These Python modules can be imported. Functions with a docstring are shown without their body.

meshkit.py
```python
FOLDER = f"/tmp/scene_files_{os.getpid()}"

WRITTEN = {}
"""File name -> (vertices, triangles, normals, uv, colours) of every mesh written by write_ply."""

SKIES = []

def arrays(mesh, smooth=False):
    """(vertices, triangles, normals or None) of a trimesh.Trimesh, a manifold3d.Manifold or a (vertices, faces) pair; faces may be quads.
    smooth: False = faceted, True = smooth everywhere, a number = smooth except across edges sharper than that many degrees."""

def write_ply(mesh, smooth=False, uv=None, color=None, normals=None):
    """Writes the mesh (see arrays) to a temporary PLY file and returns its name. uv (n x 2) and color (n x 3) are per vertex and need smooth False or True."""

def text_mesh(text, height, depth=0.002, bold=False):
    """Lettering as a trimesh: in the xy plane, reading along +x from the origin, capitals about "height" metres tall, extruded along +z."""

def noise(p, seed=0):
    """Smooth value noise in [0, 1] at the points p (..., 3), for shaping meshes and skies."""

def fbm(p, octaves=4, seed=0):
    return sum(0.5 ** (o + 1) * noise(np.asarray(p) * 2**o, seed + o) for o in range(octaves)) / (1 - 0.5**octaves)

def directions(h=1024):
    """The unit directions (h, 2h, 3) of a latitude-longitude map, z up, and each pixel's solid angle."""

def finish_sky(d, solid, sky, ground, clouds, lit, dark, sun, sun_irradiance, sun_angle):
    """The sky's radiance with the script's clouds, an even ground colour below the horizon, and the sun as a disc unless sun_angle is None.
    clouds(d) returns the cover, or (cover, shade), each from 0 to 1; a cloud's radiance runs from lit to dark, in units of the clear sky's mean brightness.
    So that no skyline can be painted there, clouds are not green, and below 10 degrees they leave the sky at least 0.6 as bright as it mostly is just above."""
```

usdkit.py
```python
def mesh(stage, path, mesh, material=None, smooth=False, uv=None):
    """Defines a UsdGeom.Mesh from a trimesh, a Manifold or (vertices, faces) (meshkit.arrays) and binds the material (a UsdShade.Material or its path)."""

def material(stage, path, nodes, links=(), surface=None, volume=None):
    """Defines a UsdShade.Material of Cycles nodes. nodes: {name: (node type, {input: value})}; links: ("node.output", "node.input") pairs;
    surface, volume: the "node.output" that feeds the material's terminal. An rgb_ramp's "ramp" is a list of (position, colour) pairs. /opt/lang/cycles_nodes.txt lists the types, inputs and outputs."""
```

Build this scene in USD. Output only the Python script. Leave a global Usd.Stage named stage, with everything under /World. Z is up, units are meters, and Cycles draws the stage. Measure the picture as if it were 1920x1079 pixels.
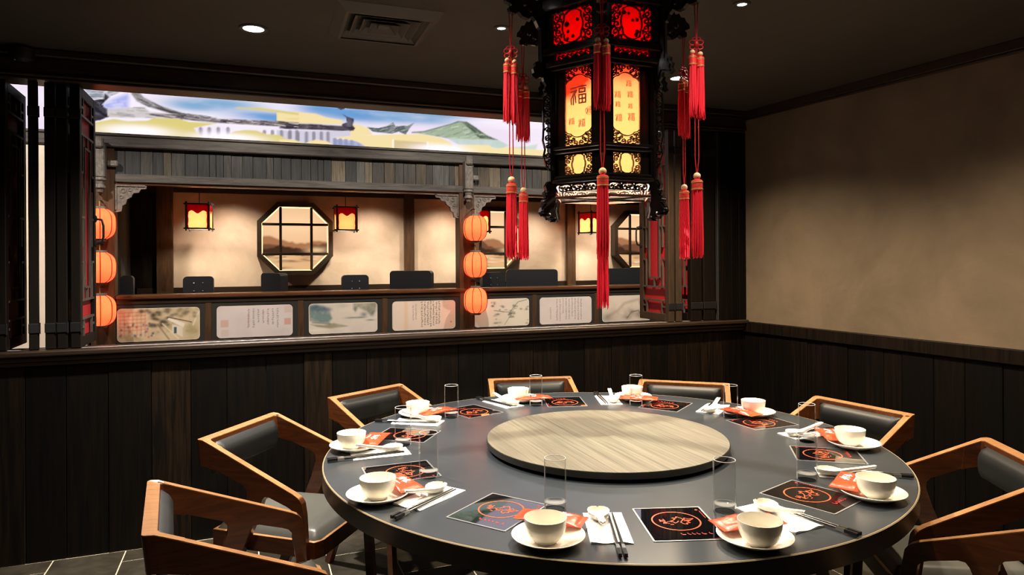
import math, json, random
import numpy as np, trimesh, shapely, usdkit, meshkit
from shapely.geometry import Polygon, LineString, Point, MultiPolygon, box as sbox
from shapely.ops import unary_union
from shapely import affinity
from scipy.spatial import ConvexHull
from pxr import Usd, UsdGeom, UsdLux, UsdShade, Gf, Sdf, Vt

rng = random.Random(7)
nrg = np.random.default_rng(11)
PI = math.pi
stage = Usd.Stage.CreateInMemory()
UsdGeom.SetStageUpAxis(stage, UsdGeom.Tokens.z)
UsdGeom.SetStageMetersPerUnit(stage, 1.0)
world = UsdGeom.Xform.Define(stage, '/World')
stage.SetDefaultPrim(world.GetPrim())

# ------------------------------------------------------------------ camera, light and exposure
F_PX, YAW, ROLL, PPY = 1287.5, 0.3662, -0.0055, 488.4
EYE = (-1.158, -2.1296, 1.3966)
cam = UsdGeom.Camera.Define(stage, '/World/camera')
_r = np.array([math.cos(YAW), -math.sin(YAW), 0.0]); _u = np.array([0, 0, 1.0]); _f = np.array([math.sin(YAW), math.cos(YAW), 0.0])
_r2 = math.cos(ROLL) * _r + math.sin(ROLL) * _u; _u2 = -math.sin(ROLL) * _r + math.cos(ROLL) * _u
_m = np.eye(4); _m[0, :3] = _r2; _m[1, :3] = _u2; _m[2, :3] = -_f; _m[3, :3] = EYE
cam.AddTransformOp().Set(Gf.Matrix4d(_m.tolist()))
cam.CreateHorizontalApertureAttr(36.0); cam.CreateVerticalApertureAttr(36.0 * 1079 / 1920)
cam.CreateFocalLengthAttr(F_PX * 36.0 / 1920)
cam.CreateVerticalApertureOffsetAttr(-(539.5 - PPY) * 36.0 / 1920)
cam.CreateClippingRangeAttr(Gf.Vec2f(0.05, 60.0))
cam.CreateExposureAttr(0.0)

def lamp(path, pos, watt, color=(1, .8, .55), radius=.02, cone=None, soft=.5, aim=(0, 0, -1)):
    """A bulb; with a cone angle it is the reflector bulb of a spot fitting aimed along AIM."""
    l = UsdLux.SphereLight.Define(stage, path)
    l.CreateRadiusAttr(radius); l.CreateIntensityAttr(watt / (4 * PI * PI * radius * radius)); l.CreateColorAttr(Gf.Vec3f(*color))
    if cone:
        s = UsdLux.ShapingAPI.Apply(l.GetPrim()); s.CreateShapingConeAngleAttr(cone); s.CreateShapingConeSoftnessAttr(soft)
    d = -np.array(aim, float); d /= np.linalg.norm(d)
    x = np.cross([0, 1, 0.001], d); x /= np.linalg.norm(x); y = np.cross(d, x)
    m = np.eye(4); m[0, :3] = x; m[1, :3] = y; m[2, :3] = d; m[3, :3] = pos
    l.AddTransformOp().Set(Gf.Matrix4d(m.tolist()))
    return l

CEIL = 2.39
WARM = (1.0, .80, .56)
DOWN = [(-1.134, .988), (1.041, 1.048), (1.19, -.33), (-1.10, -.30), (-1.10, -1.60), (1.17, -1.55)]   # general downlights
SPOTS = [(-.146, .62), (.638, .041), (.146, -.62), (-.638, -.041)]                      # ring of pin spots round the lantern
P_DOWN, P_SPOT = (420, 300, 190, 80, 12, 12), 60.0
for i, (x, y) in enumerate(DOWN):
    lamp(f'/World/downlight_bulb_{i:03d}', (x, y, CEIL - .004), P_DOWN[i], (1, .92, .80) if i == 0 else WARM, .03, 66, 1.0)
for i, (x, y) in enumerate(SPOTS):
    lamp(f'/World/pin_spot_bulb_{i:03d}', (x, y, CEIL - .004), P_SPOT, (1, .86, .66), .016, 66, 1.0, (x * .3, y * .3, -1))
# unseen passage spots added to light the booth front; booths have ceiling spots
for i, x in enumerate((-4.2, -2.9, -1.2, .4, 1.9, 3.4)):
    lamp(f'/World/added_passage_light_{i:03d}', (x, 2.75, 3.05), 175, (1, .88, .72), .04, 50, .6, (0, .55, -1))
for i, x in enumerate((-1.32, .12, .95, 2.0, 3.0)):
    lamp(f'/World/booth_bulb_{i:03d}', (x, 5.02, 2.23), 84, (1, .83, .64), .03, 50, 1.0, (0, .34, -1))

# ------------------------------------------------------------------ naming and prim helpers
_used = {}
def numbered(parent, name):
    k = (parent, name); n = _used.get(k, -1) + 1; _used[k] = n
    return name if n == 0 else f'{name}_{n:03d}'

def keys(prim, **kw):
    for k, v in kw.items():
        if v: prim.SetCustomDataByKey(k, v)
    return prim

def obj(name, mesh, mat, parent=None, smooth=30, label=None, col=None):
    base = str(parent.GetPath()) if parent is not None else '/World'
    m = usdkit.mesh(stage, f'{base}/{numbered(base, name)}', mesh, '/World/Looks/' + mat, smooth=smooth)
    if col is not None:
        UsdGeom.PrimvarsAPI(m).CreatePrimvar('paint', Sdf.ValueTypeNames.Color3fArray, 'vertex').Set(Vt.Vec3fArray.FromNumpy(np.asarray(col, np.float32)))
    p = m.GetPrim()
    if label: p.SetCustomDataByKey('label', label)
    return p

def thing(name, label=None, cat=None, loc=(0, 0, 0), rot=0.0, group=None, kind=None):
    x = UsdGeom.Xform.Define(stage, '/World/' + numbered('/World', name))
    x.AddTranslateOp().Set(Gf.Vec3d(*map(float, loc))); x.AddRotateZOp().Set(math.degrees(rot))
    return keys(x.GetPrim(), label=label, category=cat, group=group, kind=kind)

def dup(src, loc, rot, label, group=None):
    was = src.GetCustomData()
    base = src.GetName()
    while base[-4:-3] == '_' and base[-3:].isdigit(): base = base[:-4]
    t = UsdGeom.Xform.Define(stage, '/World/' + numbered('/World', base))
    t.GetPrim().GetReferences().AddInternalReference(src.GetPath())
    t.ClearXformOpOrder()
    t.GetPrim().RemoveProperty('xformOp:translate')
    t.AddTransformOp(opSuffix='place').Set(place(loc, rot))
    t.GetPrim().SetInstanceable(True)
    return keys(t.GetPrim(), label=label, category=was.get('category'), group=group or was.get('group'))

def place(loc, rot):
    c, s = math.cos(rot), math.sin(rot); m = np.eye(4)
    m[0, :2] = (c, s); m[1, :2] = (-s, c); m[3, :3] = loc
    return Gf.Matrix4d(m.tolist())

def single(name, mesh, mat, label, cat, group=None, smooth=30, col=None):
    return keys(obj(name, mesh, mat, smooth=smooth, col=col), label=label, category=cat, group=group)

def struct(name, mesh, mat, label=None, smooth=30):
    return keys(obj(name, mesh, mat, smooth=smooth), kind='structure', label=label)

def sthing(name, label=None, loc=(0, 0, 0), rot=0.0):
    return thing(name, label, None, loc, rot, None, 'structure')

# ------------------------------------------------------------------ mesh helpers
def cat(*ms):
    ms = [m for x in ms for m in (x if isinstance(x, (list, tuple)) else [x])]
    return trimesh.util.concatenate(ms)

_bx = {}
def box(x0, x1, y0, y1, z0, z1, b=.002):
    """A box given by its bounds, with chamfered edges."""
    s = np.array([x1 - x0, y1 - y0, z1 - z0]); b = min(b, s.min() * .3)
    k = (tuple(np.round(s, 5)), round(b, 5))
    if k not in _bx:
        h = s / 2; P = []
        for sx in (-1, 1):
            for sy in (-1, 1):
                for sz in (-1, 1):
                    c = h * (sx, sy, sz)
                    for a in range(3):
                        d = np.array([sx, sy, sz]) * b; d[a] = 0; P.append(c - d)
        P = np.array(P); hull = ConvexHull(P); f = hull.simplices.copy()
        n = np.cross(P[f[:, 1]] - P[f[:, 0]], P[f[:, 2]] - P[f[:, 0]])
        fl = (n * P[f].mean(1)).sum(1) < 0; f[fl] = f[fl][:, ::-1]
        _bx[k] = (P, f)
    P, f = _bx[k]
    return trimesh.Trimesh(P + ((x0 + x1) / 2, (y0 + y1) / 2, (z0 + z1) / 2), f, process=False)

def cbox(c, s, b=.002):
    return box(c[0] - s[0] / 2, c[0] + s[0] / 2, c[1] - s[1] / 2, c[1] + s[1] / 2, c[2] - s[2] / 2, c[2] + s[2] / 2, b)

def hull(pts):
    P = np.asarray(pts, float); h = ConvexHull(P); f = h.simplices.copy(); c = P.mean(0)
    n = np.cross(P[f[:, 1]] - P[f[:, 0]], P[f[:, 2]] - P[f[:, 0]])
    fl = (n * (P[f].mean(1) - c)).sum(1) < 0; f[fl] = f[fl][:, ::-1]
    return trimesh.Trimesh(P, f, process=True)

def lathe(profile, n=48):
    """Revolves a closed or axis-to-axis (r, z) profile about z."""
    p = np.asarray(profile, float); th = np.arange(n) * 2 * PI / n; m = len(p)
    v = np.stack([p[None, :, 0] * np.cos(th)[:, None], p[None, :, 0] * np.sin(th)[:, None], np.broadcast_to(p[None, :, 1], (n, m))], -1).reshape(-1, 3)
    f = []
    for i in range(n):
        j = (i + 1) % n
        for k in range(m - 1):
            a, b, c, d = i * m + k, j * m + k, j * m + k + 1, i * m + k + 1
            if p[k, 0] > 1e-9: f.append((a, b, c) if p[k + 1, 0] > 1e-9 else (a, b, d))
            if p[k + 1, 0] > 1e-9: f.append((a, c, d))
    t = trimesh.Trimesh(v, f, process=False); t.merge_vertices()
    if t.volume < 0: t.invert()
    return t

def tube(pts, r, sides=8, cap=True, closed=False):
    p = np.asarray(pts, float); n = len(p)
    t = (np.roll(p, -1, 0) - np.roll(p, 1, 0)) if closed else np.gradient(p, axis=0)
    t /= np.linalg.norm(t, axis=1, keepdims=True) + 1e-12
    a = np.cross(t[0], [0, 0, 1.0] if abs(t[0][2]) < .9 else [1.0, 0, 0]); a /= np.linalg.norm(a)
    A = []
    for i in range(n):
        a = a - t[i] * (a @ t[i]); a /= np.linalg.norm(a) + 1e-12; A.append(a)
    A = np.array(A); B = np.cross(t, A); th = np.arange(sides) * 2 * PI / sides
    r = np.broadcast_to(r, (n,))
    v = (p[:, None] + r[:, None, None] * (np.cos(th)[None, :, None] * A[:, None] + np.sin(th)[None, :, None] * B[:, None])).reshape(-1, 3)
    f = []
    for i in range(n if closed else n - 1):
        q = (i + 1) % n
        for k in range(sides):
            a_, b_, c_, d_ = i * sides + k, i * sides + (k + 1) % sides, q * sides + (k + 1) % sides, q * sides + k
            f += [(a_, b_, c_), (a_, c_, d_)]
    if cap and not closed:
        v = np.vstack([v, p[0], p[-1]]); e = n * sides
        for k in range(sides):
            f += [(e, (k + 1) % sides, k), (e + 1, (n - 1) * sides + k, (n - 1) * sides + (k + 1) % sides)]
    return trimesh.Trimesh(v, f, process=False)

def extrude(shape, depth, z0=0.0):
    gs = [g for g in (shape.geoms if hasattr(shape, 'geoms') else [shape]) if g.geom_type == 'Polygon' and g.area > 1e-10]
    ms = [trimesh.creation.extrude_polygon(g, depth, engine='earcut') for g in gs]
    m = trimesh.util.concatenate(ms); m.apply_translation((0, 0, z0)); return m

def frame(mesh, o, ex, ey, ez):
    """The mesh with its x, y, z axes laid along ex, ey, ez from the point o."""
    M = np.eye(4); M[:3, 0] = ex; M[:3, 1] = ey; M[:3, 2] = ez; M[:3, 3] = o
    m = mesh.copy(); m.apply_transform(M)
    return m

def upright(shape, depth, y):
    """A shape drawn in (x, z), extruded along y from y to y + depth."""
    return frame(extrude(shape, depth), (0, y + depth, 0), (1, 0, 0), (0, 0, 1), (0, -1, 0))

def sphere(c, r, sub=2, s=(1, 1, 1)):
    m = trimesh.creation.icosphere(sub, 1.0); m.apply_scale(np.array(s) * r); m.apply_translation(c); return m

def moved(m, t=(0, 0, 0), rz=0.0):
    m = m.copy(); M = trimesh.transformations.rotation_matrix(rz, (0, 0, 1)); M[:3, 3] = t; m.apply_transform(M); return m

def rrect(x0, x1, y0, y1, r):
    return sbox(x0 + r, y0 + r, x1 - r, y1 - r).buffer(r, quad_segs=6)

def curl(cx, cy, r, a0, turns, w, sgn=1, n=26):
    """A scroll of carved fretwork: a spiral band of width w."""
    t = np.linspace(0, 1, n); a = a0 + sgn * turns * 2 * PI * t; q = r * (1 - .86 * t)
    return LineString(np.stack([cx + q * np.cos(a), cy + q * np.sin(a)], 1)).buffer(w / 2, quad_segs=2)

def band(pts, w):
    return LineString(pts).buffer(w / 2, quad_segs=3)

# ------------------------------------------------------------------ materials
def lin(c):
    c = np.asarray(c, float) / 255.0
    return np.where(c <= .04045, c / 12.92, ((c + .055) / 1.055) ** 2.4)

def mat(name, color, rough=.5, **kw):
    return usdkit.material(stage, '/World/Looks/' + name, {'p': ('principled_bsdf', {'base_color': color, 'roughness': rough, **kw})}, [], 'p.BSDF')

def grain(name, dark, light, rough=.4, scale=(30, 30, 1.6), bump=.25, space='object', noise=6.0, r2=None, lo=.3, hi=.72, **kw):
    """Wood: stretched noise along one axis of the object's (or the world's) space."""
    n = {'t': ('texture_coordinate', {}) if space == 'object' else ('geometry', {}),
         'm': ('mapping', {'scale': scale}), 'n': ('noise_texture', {'scale': noise, 'detail': 7.0, 'roughness': .62, 'distortion': .6}),
         'r': ('rgb_ramp', {'ramp': [(0, dark), (lo, dark), (hi, light), (1, light)]}),
         'q': ('rgb_ramp', {'ramp': [(0, (r2 or rough + .15,) * 3), (1, (rough,) * 3)]}),
         'b': ('bump', {'strength': bump, 'distance': .002}), 'p': ('principled_bsdf', {'roughness': rough, **kw})}
    src = 't.object' if space == 'object' else 't.position'
    return usdkit.material(stage, '/World/Looks/' + name, n, [(src, 'm.vector'), ('m.vector', 'n.vector'), ('n.fac', 'r.fac'), ('r.color', 'p.base_color'), ('n.fac', 'q.fac'), ('q.color', 'p.roughness'), ('n.fac', 'b.height'), ('b.normal', 'p.normal')], 'p.BSDF')

def mottled(name, a, b, scale, rough=.8, bump=.1, detail=6.0, lo=.35, hi=.65, stretch=(1, 1, 1), dist=.004, **kw):
    n = {'t': ('geometry', {}), 'm': ('mapping', {'scale': stretch}), 'n': ('noise_texture', {'scale': scale, 'detail': detail, 'roughness': .6, 'distortion': .4}),
         'r': ('rgb_ramp', {'ramp': [(0, a), (lo, a), (hi, b), (1, b)]}), 'n2': ('noise_texture', {'scale': scale * 14, 'detail': 4.0}),
         'b': ('bump', {'strength': bump, 'distance': dist}), 'p': ('principled_bsdf', {'roughness': rough, **kw})}
    return usdkit.material(stage, '/World/Looks/' + name, n, [('t.position', 'm.vector'), ('m.vector', 'n.vector'), ('t.position', 'n2.vector'), ('n.fac', 'r.fac'), ('r.color', 'p.base_color'), ('n2.fac', 'b.height'), ('b.normal', 'p.normal')], 'p.BSDF')

def emit(name, color, strength):
    return usdkit.material(stage, '/World/Looks/' + name, {'e': ('emission', {'color': color, 'strength': strength})}, [], 'e.emission')

def thin(name, color, front=(.5, .1, .05), mix=.75, rough=.4):
    """Lantern skin: light from the bulb behind comes through it."""
    return usdkit.material(stage, '/World/Looks/' + name, {'t': ('translucent_bsdf', {'color': color}), 'p': ('principled_bsdf', {'base_color': front, 'roughness': rough}), 'x': ('mix_closure', {'fac': mix})},
                           [('p.BSDF', 'x.closure1'), ('t.BSDF', 'x.closure2')], 'x.closure')

def painted(name, rough=.5, strength=0.0, spec=.3):
    n = {'a': ('attribute', {'attribute': 'paint'})}
    if strength:
        n['e'] = ('emission', {'strength': strength}); return usdkit.material(stage, '/World/Looks/' + name, n, [('a.color', 'e.color')], 'e.emission')
    n['p'] = ('principled_bsdf', {'roughness': rough, 'specular_ior_level': spec})
    return usdkit.material(stage, '/World/Looks/' + name, n, [('a.color', 'p.base_color')], 'p.BSDF')

mottled('ceiling_paint', (.046, .040, .032), (.055, .048, .038), 3, .75, .05)
mottled('plaster', (.112, .081, .051), (.182, .135, .088), 2.2, .82, .18, 7, .3, .7)
mottled('plaster_far', (.46, .36, .265), (.70, .56, .435), 1.6, .85, .1)
mottled('plaster_pale', (.62, .55, .48), (.75, .68, .60), 2, .85, .1)
mottled('dark_paint', (.012, .011, .010), (.018, .016, .014), 2, .7, .05)
PLANK = []
for i, k in enumerate((.5, .8, 1.1, 1.6, 2.7)):
    grain(f'wainscot_{i}', (.0008 * k, .0005 * k, .0003 * k), (.0085 * k, .0044 * k, .0018 * k), .5, (13, 13, .7), .3, 'position', 4, specular_ior_level=.15, lo=.38, hi=.75); PLANK.append(f'wainscot_{i}')
FASC = []
for i, (d, l) in enumerate([((.014, .014, .016), (.05, .048, .047)), ((.008, .0085, .011), (.026, .028, .034)), ((.050, .042, .031), (.145, .118, .086)), ((.022, .018, .014), (.075, .060, .043)), ((.032, .033, .035), (.095, .096, .098)), ((.009, .010, .013), (.024, .027, .033))]):
    grain(f'weathered_{i}', d, l, .65, (14, 14, 1.0), .4, 'position', 5); FASC.append(f'weathered_{i}')
grain('beam_grey', (.026, .024, .0235), (.088, .080, .075), .6, (1.2, 14, 14), .4, 'position', 4)
grain('beam_brown', (.011, .006, .003), (.036, .018, .008), .38, (1.2, 18, 18), .3, 'position', 4)
grain('post_brown', (.030, .015, .007), (.105, .050, .020), .42, (16, 16, 1.2), .3, 'position', 4)
grain('cap_brown', (.05, .018, .007), (.15, .055, .020), .28, (1.2, 18, 18), .15, 'position', 4)
grain('shutter_wood', (.0022, .0014, .0008), (.0085, .0045, .002), .5, (18, 18, 1.4), .3, 'object', 5, specular_ior_level=.2)
grain('shutter_wood_lit', (.016, .0095, .005), (.055, .030, .014), .45, (18, 18, 1.4), .3, 'object', 5)  # lit copy of the shutter wood: lamplight put into the colour
grain('lattice_wood', (.035, .030, .025), (.10, .085, .07), .45, (18, 18, 1.4), .2, 'object', 5)
grain('carved_grey', (.06, .055, .052), (.18, .165, .15), .6, (10, 10, 6), .5, 'position', 5)
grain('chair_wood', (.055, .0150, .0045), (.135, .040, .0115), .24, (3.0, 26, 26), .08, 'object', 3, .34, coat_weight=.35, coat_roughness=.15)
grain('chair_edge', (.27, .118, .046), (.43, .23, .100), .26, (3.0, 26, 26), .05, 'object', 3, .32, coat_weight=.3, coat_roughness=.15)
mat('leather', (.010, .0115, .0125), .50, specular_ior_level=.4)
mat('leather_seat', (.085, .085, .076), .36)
mat('far_leather', (.012, .014, .018), .4)
mat('far_fabric', (.05, .042, .035), .8)
mottled('table_top_dark', (.021, .027, .034), (.029, .037, .047), 5, .27, .06, 6, .3, .7, (1, 1, 1), .0006, ior=2.1)
mat('table_edge', (.018, .017, .014), .38)
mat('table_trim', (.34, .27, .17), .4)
mat('table_base', (.006, .006, .006), .5)
grain('susan_laminate', (.070, .065, .048), (.152, .140, .104), .45, (26, .4, 1), .05, 'object', 5, .5, .36, .64)
mat('susan_edge', (.012, .011, .010), .4)
mat('hob_glass', (.004, .004, .005), .02, ior=2.8)
mat('hob_rim', (.62, .62, .65), .30, metallic=.8)
mat('hob_print', (.78, .10, .035), .35)
mat('hob_icon', (.60, .03, .02), .4)
mat('porcelain', (.90, .86, .76), .10, coat_weight=.4, coat_roughness=.05)
mat('paper_napkin', (.86, .86, .86), .8)
mat('packet_red', (.60, .060, .018), .30)
mat('packet_print', (.92, .85, .80), .5)
mat('chopstick_black', (.010, .010, .011), .25)
mat('chopstick_steel', (.75, .73, .70), .2, metallic=1.0)
def glassy(name, ramp, white, rough, tint):
    usdkit.material(stage, '/World/Looks/' + name, {'w': ('layer_weight', {'blend': .5}), 'f': ('rgb_ramp', {'ramp': [(p_, (v_,) * 3) for p_, v_ in ramp]}), 't': ('transparent_bsdf', {'color': (tint,) * 3}),
        'g': ('principled_bsdf', {'base_color': (white,) * 3, 'roughness': rough, 'ior': 2.2}), 'x': ('mix_closure', {})}, [('w.facing', 'f.fac'), ('f.color', 'x.fac'), ('t.BSDF', 'x.closure1'), ('g.BSDF', 'x.closure2')], 'x.closure')
def pane(name, ramp, rough, tint):
    usdkit.material(stage, '/World/Looks/' + name, {'w': ('layer_weight', {'blend': .5}), 'f': ('rgb_ramp', {'ramp': [(p_, (v_,) * 3) for p_, v_ in ramp]}), 't': ('transparent_bsdf', {'color': (tint,) * 3}),
        'g': ('principled_bsdf', {'base_color': (.22, .22, .22), 'roughness': rough, 'ior': 3.0}), 'x': ('mix_closure', {})}, [('w.facing', 'f.fac'), ('f.color', 'x.fac'), ('t.BSDF', 'x.closure1'), ('g.BSDF', 'x.closure2')], 'x.closure')
pane('glass_outer', [(0, 0), (.70, 0), (.80, 1), (1, 1)], .07, .945)
glassy('glass_base', [(0, 0), (.45, 0), (.60, 1), (1, 1)], .30, .06, .86)
mat('glass_rim', (.55, .55, .56), .08, ior=1.8)
mat('lacquer', (.006, .0045, .004), .2, coat_weight=.3, coat_roughness=.08)
mat('lacquer_inner', (.060, .016, .010), .6, specular_ior_level=.15)
mat('tassel_red', (.85, .018, .045), .45)
mat('tassel_cord', (.50, .008, .014), .5)
mat('gold_thread', (.85, .50, .16), .35, metallic=.6)
mat('bead_cream', (.85, .62, .36), .3)
thin('lantern_red', (.33, .011, .020), (.35, .01, .012), .8)
thin('lantern_amber', (.41, .26, .155), (.5, .25, .12), .8)
thin('lantern_paper', (1.0, .64, .40), (.7, .3, .15), .75)
thin('lantern_orange', (1.0, .20, .085), (.75, .12, .03), .8)
thin('lantern_rib', (.8, .07, .03), (.5, .03, .02), .6)
mat('ink_red', (.80, .16, .06), .6)
mat('stain_red', (.25, .004, .006), .6)
mat('hvac_white', (.060, .054, .044), .6)
mat('trim_ring', (.05, .047, .042), .5)
mat('track_metal', (.72, .70, .74), .38, metallic=.6)
mat('iron', (.006, .006, .006), .5)
mat('red_cloth', (.42, .010, .016), .6)
mat('steel_stud', (.55, .55, .58), .25, metallic=1.0)
mottled('floor_tile', (.020, .0165, .011), (.052, .044, .031), 7, .42, .12, 7)
mottled('floor_tile_b', (.025, .021, .015), (.060, .051, .037), 6, .42, .12, 7)
mat('grout', (.62, .54, .41), .85)
mat('far_floor', (.10, .08, .06), .5)
emit('lamp_white', (1, .95, .86), 12.0)
emit('lamp_dim', (1, .95, .86), 3.0)
emit('strip_warm', (1, .66, .27), 2.6)
painted('mural_print', strength=1.2)
painted('art_print', .55)
painted('oct_print', strength=1.2)

# ================================================================== THE ROOM
WY = 1.65                                   # room face of the window wall
# floor of dark tiles with pale joints, laid lengthwise away from the window wall
fl = sthing('floor')
obj('grout_bed', cbox((-.2, -.95, -.012), (5.4, 5.3, .02), .001), 'grout', fl)
for i in range(-4, 14):
    x0 = -1.72 + .3 * i
    off = 1.515 if i % 2 == 0 else 1.215
    for j in range(-8, 2):
        y0, y1 = off + .6 * (j - 1) + .003, off + .6 * j - .003
        y1 = min(y1, WY - .004)
        y0 = max(y0, -3.4)
        if y1 - y0 < .05: continue
        obj('tile', box(max(x0, -2.75) + .003, min(x0 + .297, 2.42), y0, y1, -.008, .0004 * rng.random(), .0015), rng.choice(('floor_tile', 'floor_tile', 'floor_tile_b')), fl, smooth=False)

ce = sthing('ceiling')
obj('slab', box(-2.9, 2.6, -3.5, 1.80, CEIL, CEIL + .06, .001), 'ceiling_paint', ce, smooth=False)

def planks(parent, u0, u1, z0, z1, put, w=(.11, .19), depth=.014, mats=PLANK, name='plank', seed=3):
    r = random.Random(seed); u = u0
    while u < u1 - .02:
        q = min(u + r.uniform(*w), u1)
        if u1 - q < .05: q = u1
        obj(name, put(u + .0008, q - .0008, z0, z1, depth + r.uniform(-.003, .003)), r.choice(mats), parent, smooth=False)
        u = q

# window wall: wainscot of dark planks below, post at the right, header beam above
ww = sthing('wall_window')
obj('backing', box(-2.75, 2.1, WY + .016, WY + .10, 0, .95, .001), 'dark_paint', ww, smooth=False)
planks(ww, -2.75, 1.99, .0, .945, lambda a, b, z0, z1, d: box(a, b, WY + .016 - d, WY + .018, z0, z1, .0025), (.13, .19), .014, seed=5)
obj('jamb_wall', box(-2.75, -2.27, WY, WY + .10, .95, CEIL, .002), 'dark_paint', ww, smooth=False)
tr = sthing('trim_1')                       # sill and its mouldings
obj('sill_board', box(-2.75, 1.98, WY - .045, WY + .13, .962, .988, .006), 'beam_brown', tr)
obj('moulding', box(-2.75, 1.98, WY - .028, WY + .02, .938, .962, .006), 'beam_brown', tr)
obj('moulding', box(-2.75, 1.98, WY - .016, WY + .02, .918, .938, .004), 'beam_brown', tr)
obj('shutter_track', box(-2.27, 1.76, WY + .034, WY + .045, .987, .9895, .0008), 'track_metal', tr)
tr = sthing('trim_2')                       # header beam over the opening
obj('beam', box(-2.75, 1.98, WY - .02, WY + .13, 2.275, 2.352, .004), 'beam_brown', tr)
obj('moulding', box(-2.75, 1.98, WY - .045, WY + .13, 2.352, CEIL, .006), 'beam_brown', tr)
obj('moulding', box(-2.75, 1.98, WY - .032, WY + .13, 2.262, 2.276, .004), 'beam_brown', tr)
obj('moulding', box(-2.75, 1.98, WY - .012, WY + .13, 2.250, 2.262, .003), 'beam_brown', tr)
tr = sthing('trim_3')                       # post between the opening and the right wall, with planks
obj('post', box(1.765, 2.08, WY + .004, WY + .10, .988, 2.25, .003), 'dark_paint', tr)
for a, b in ((1.767, 1.862), (1.864, 1.925), (1.927, 1.985)):
    obj('plank', box(a, b, WY - .008, WY + .004, .988, 2.25, .002), PLANK[rng.randrange(2)], tr, smooth=False)

# right wall: plaster above, chair rail, planks below; it stands slightly out of square
C0 = np.array([1.985, WY, 0.0]); DU = np.array([.0843, -.9964, 0]); DN = np.array([-.9964, -.0843, 0]); DZ = np.array([0, 0, 1.0])
def rw(u0, u1, n0, n1, z0, z1, b=.002):
    """A box on the right wall: u along the wall from the corner, n into the room."""
    m = box(u0, u1, n0, n1, z0, z1, b); P = m.vertices
    v = C0 + P[:, :1] * DU + P[:, 1:2] * DN + P[:, 2:] * DZ
    t = trimesh.Trimesh(v, m.faces, process=False); t.invert(); return t
wr = sthing('wall_right')
obj('plaster', rw(-.1, 5.2, -.10, 0, .97, CEIL, .001), 'plaster', wr, smooth=False)
obj('backing', rw(-.1, 5.2, -.10, -.002, 0, .97, .001), 'dark_paint', wr, smooth=False)
planks(wr, .0, 4.0, 0, .905, lambda a, b, z0, z1, d: rw(a, b, -.002, d, z0, z1, .0025), (.10, .18), .012, seed=9, mats=PLANK[:3])
tr = sthing('trim_4')
obj('chair_rail', rw(0, 5.2, 0, .030, .905, .976, .004), 'wainscot_3', tr)
tr = sthing('trim_5')
obj('crown_strip', rw(0, 5.2, 0, .030, 2.342, CEIL, .003), 'beam_brown', tr)
obj('bead', rw(0, 5.2, 0, .016, 2.330, 2.343, .003), 'beam_brown', tr)
# the two walls behind the camera and to its left
struct('wall_left', box(-2.85, -2.75, -3.5, 1.75, 0, CEIL, .002), 'dark_paint')
struct('wall_front', box(-2.85, 2.6, -3.5, -3.4, 0, CEIL, .002), 'dark_paint')

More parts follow.
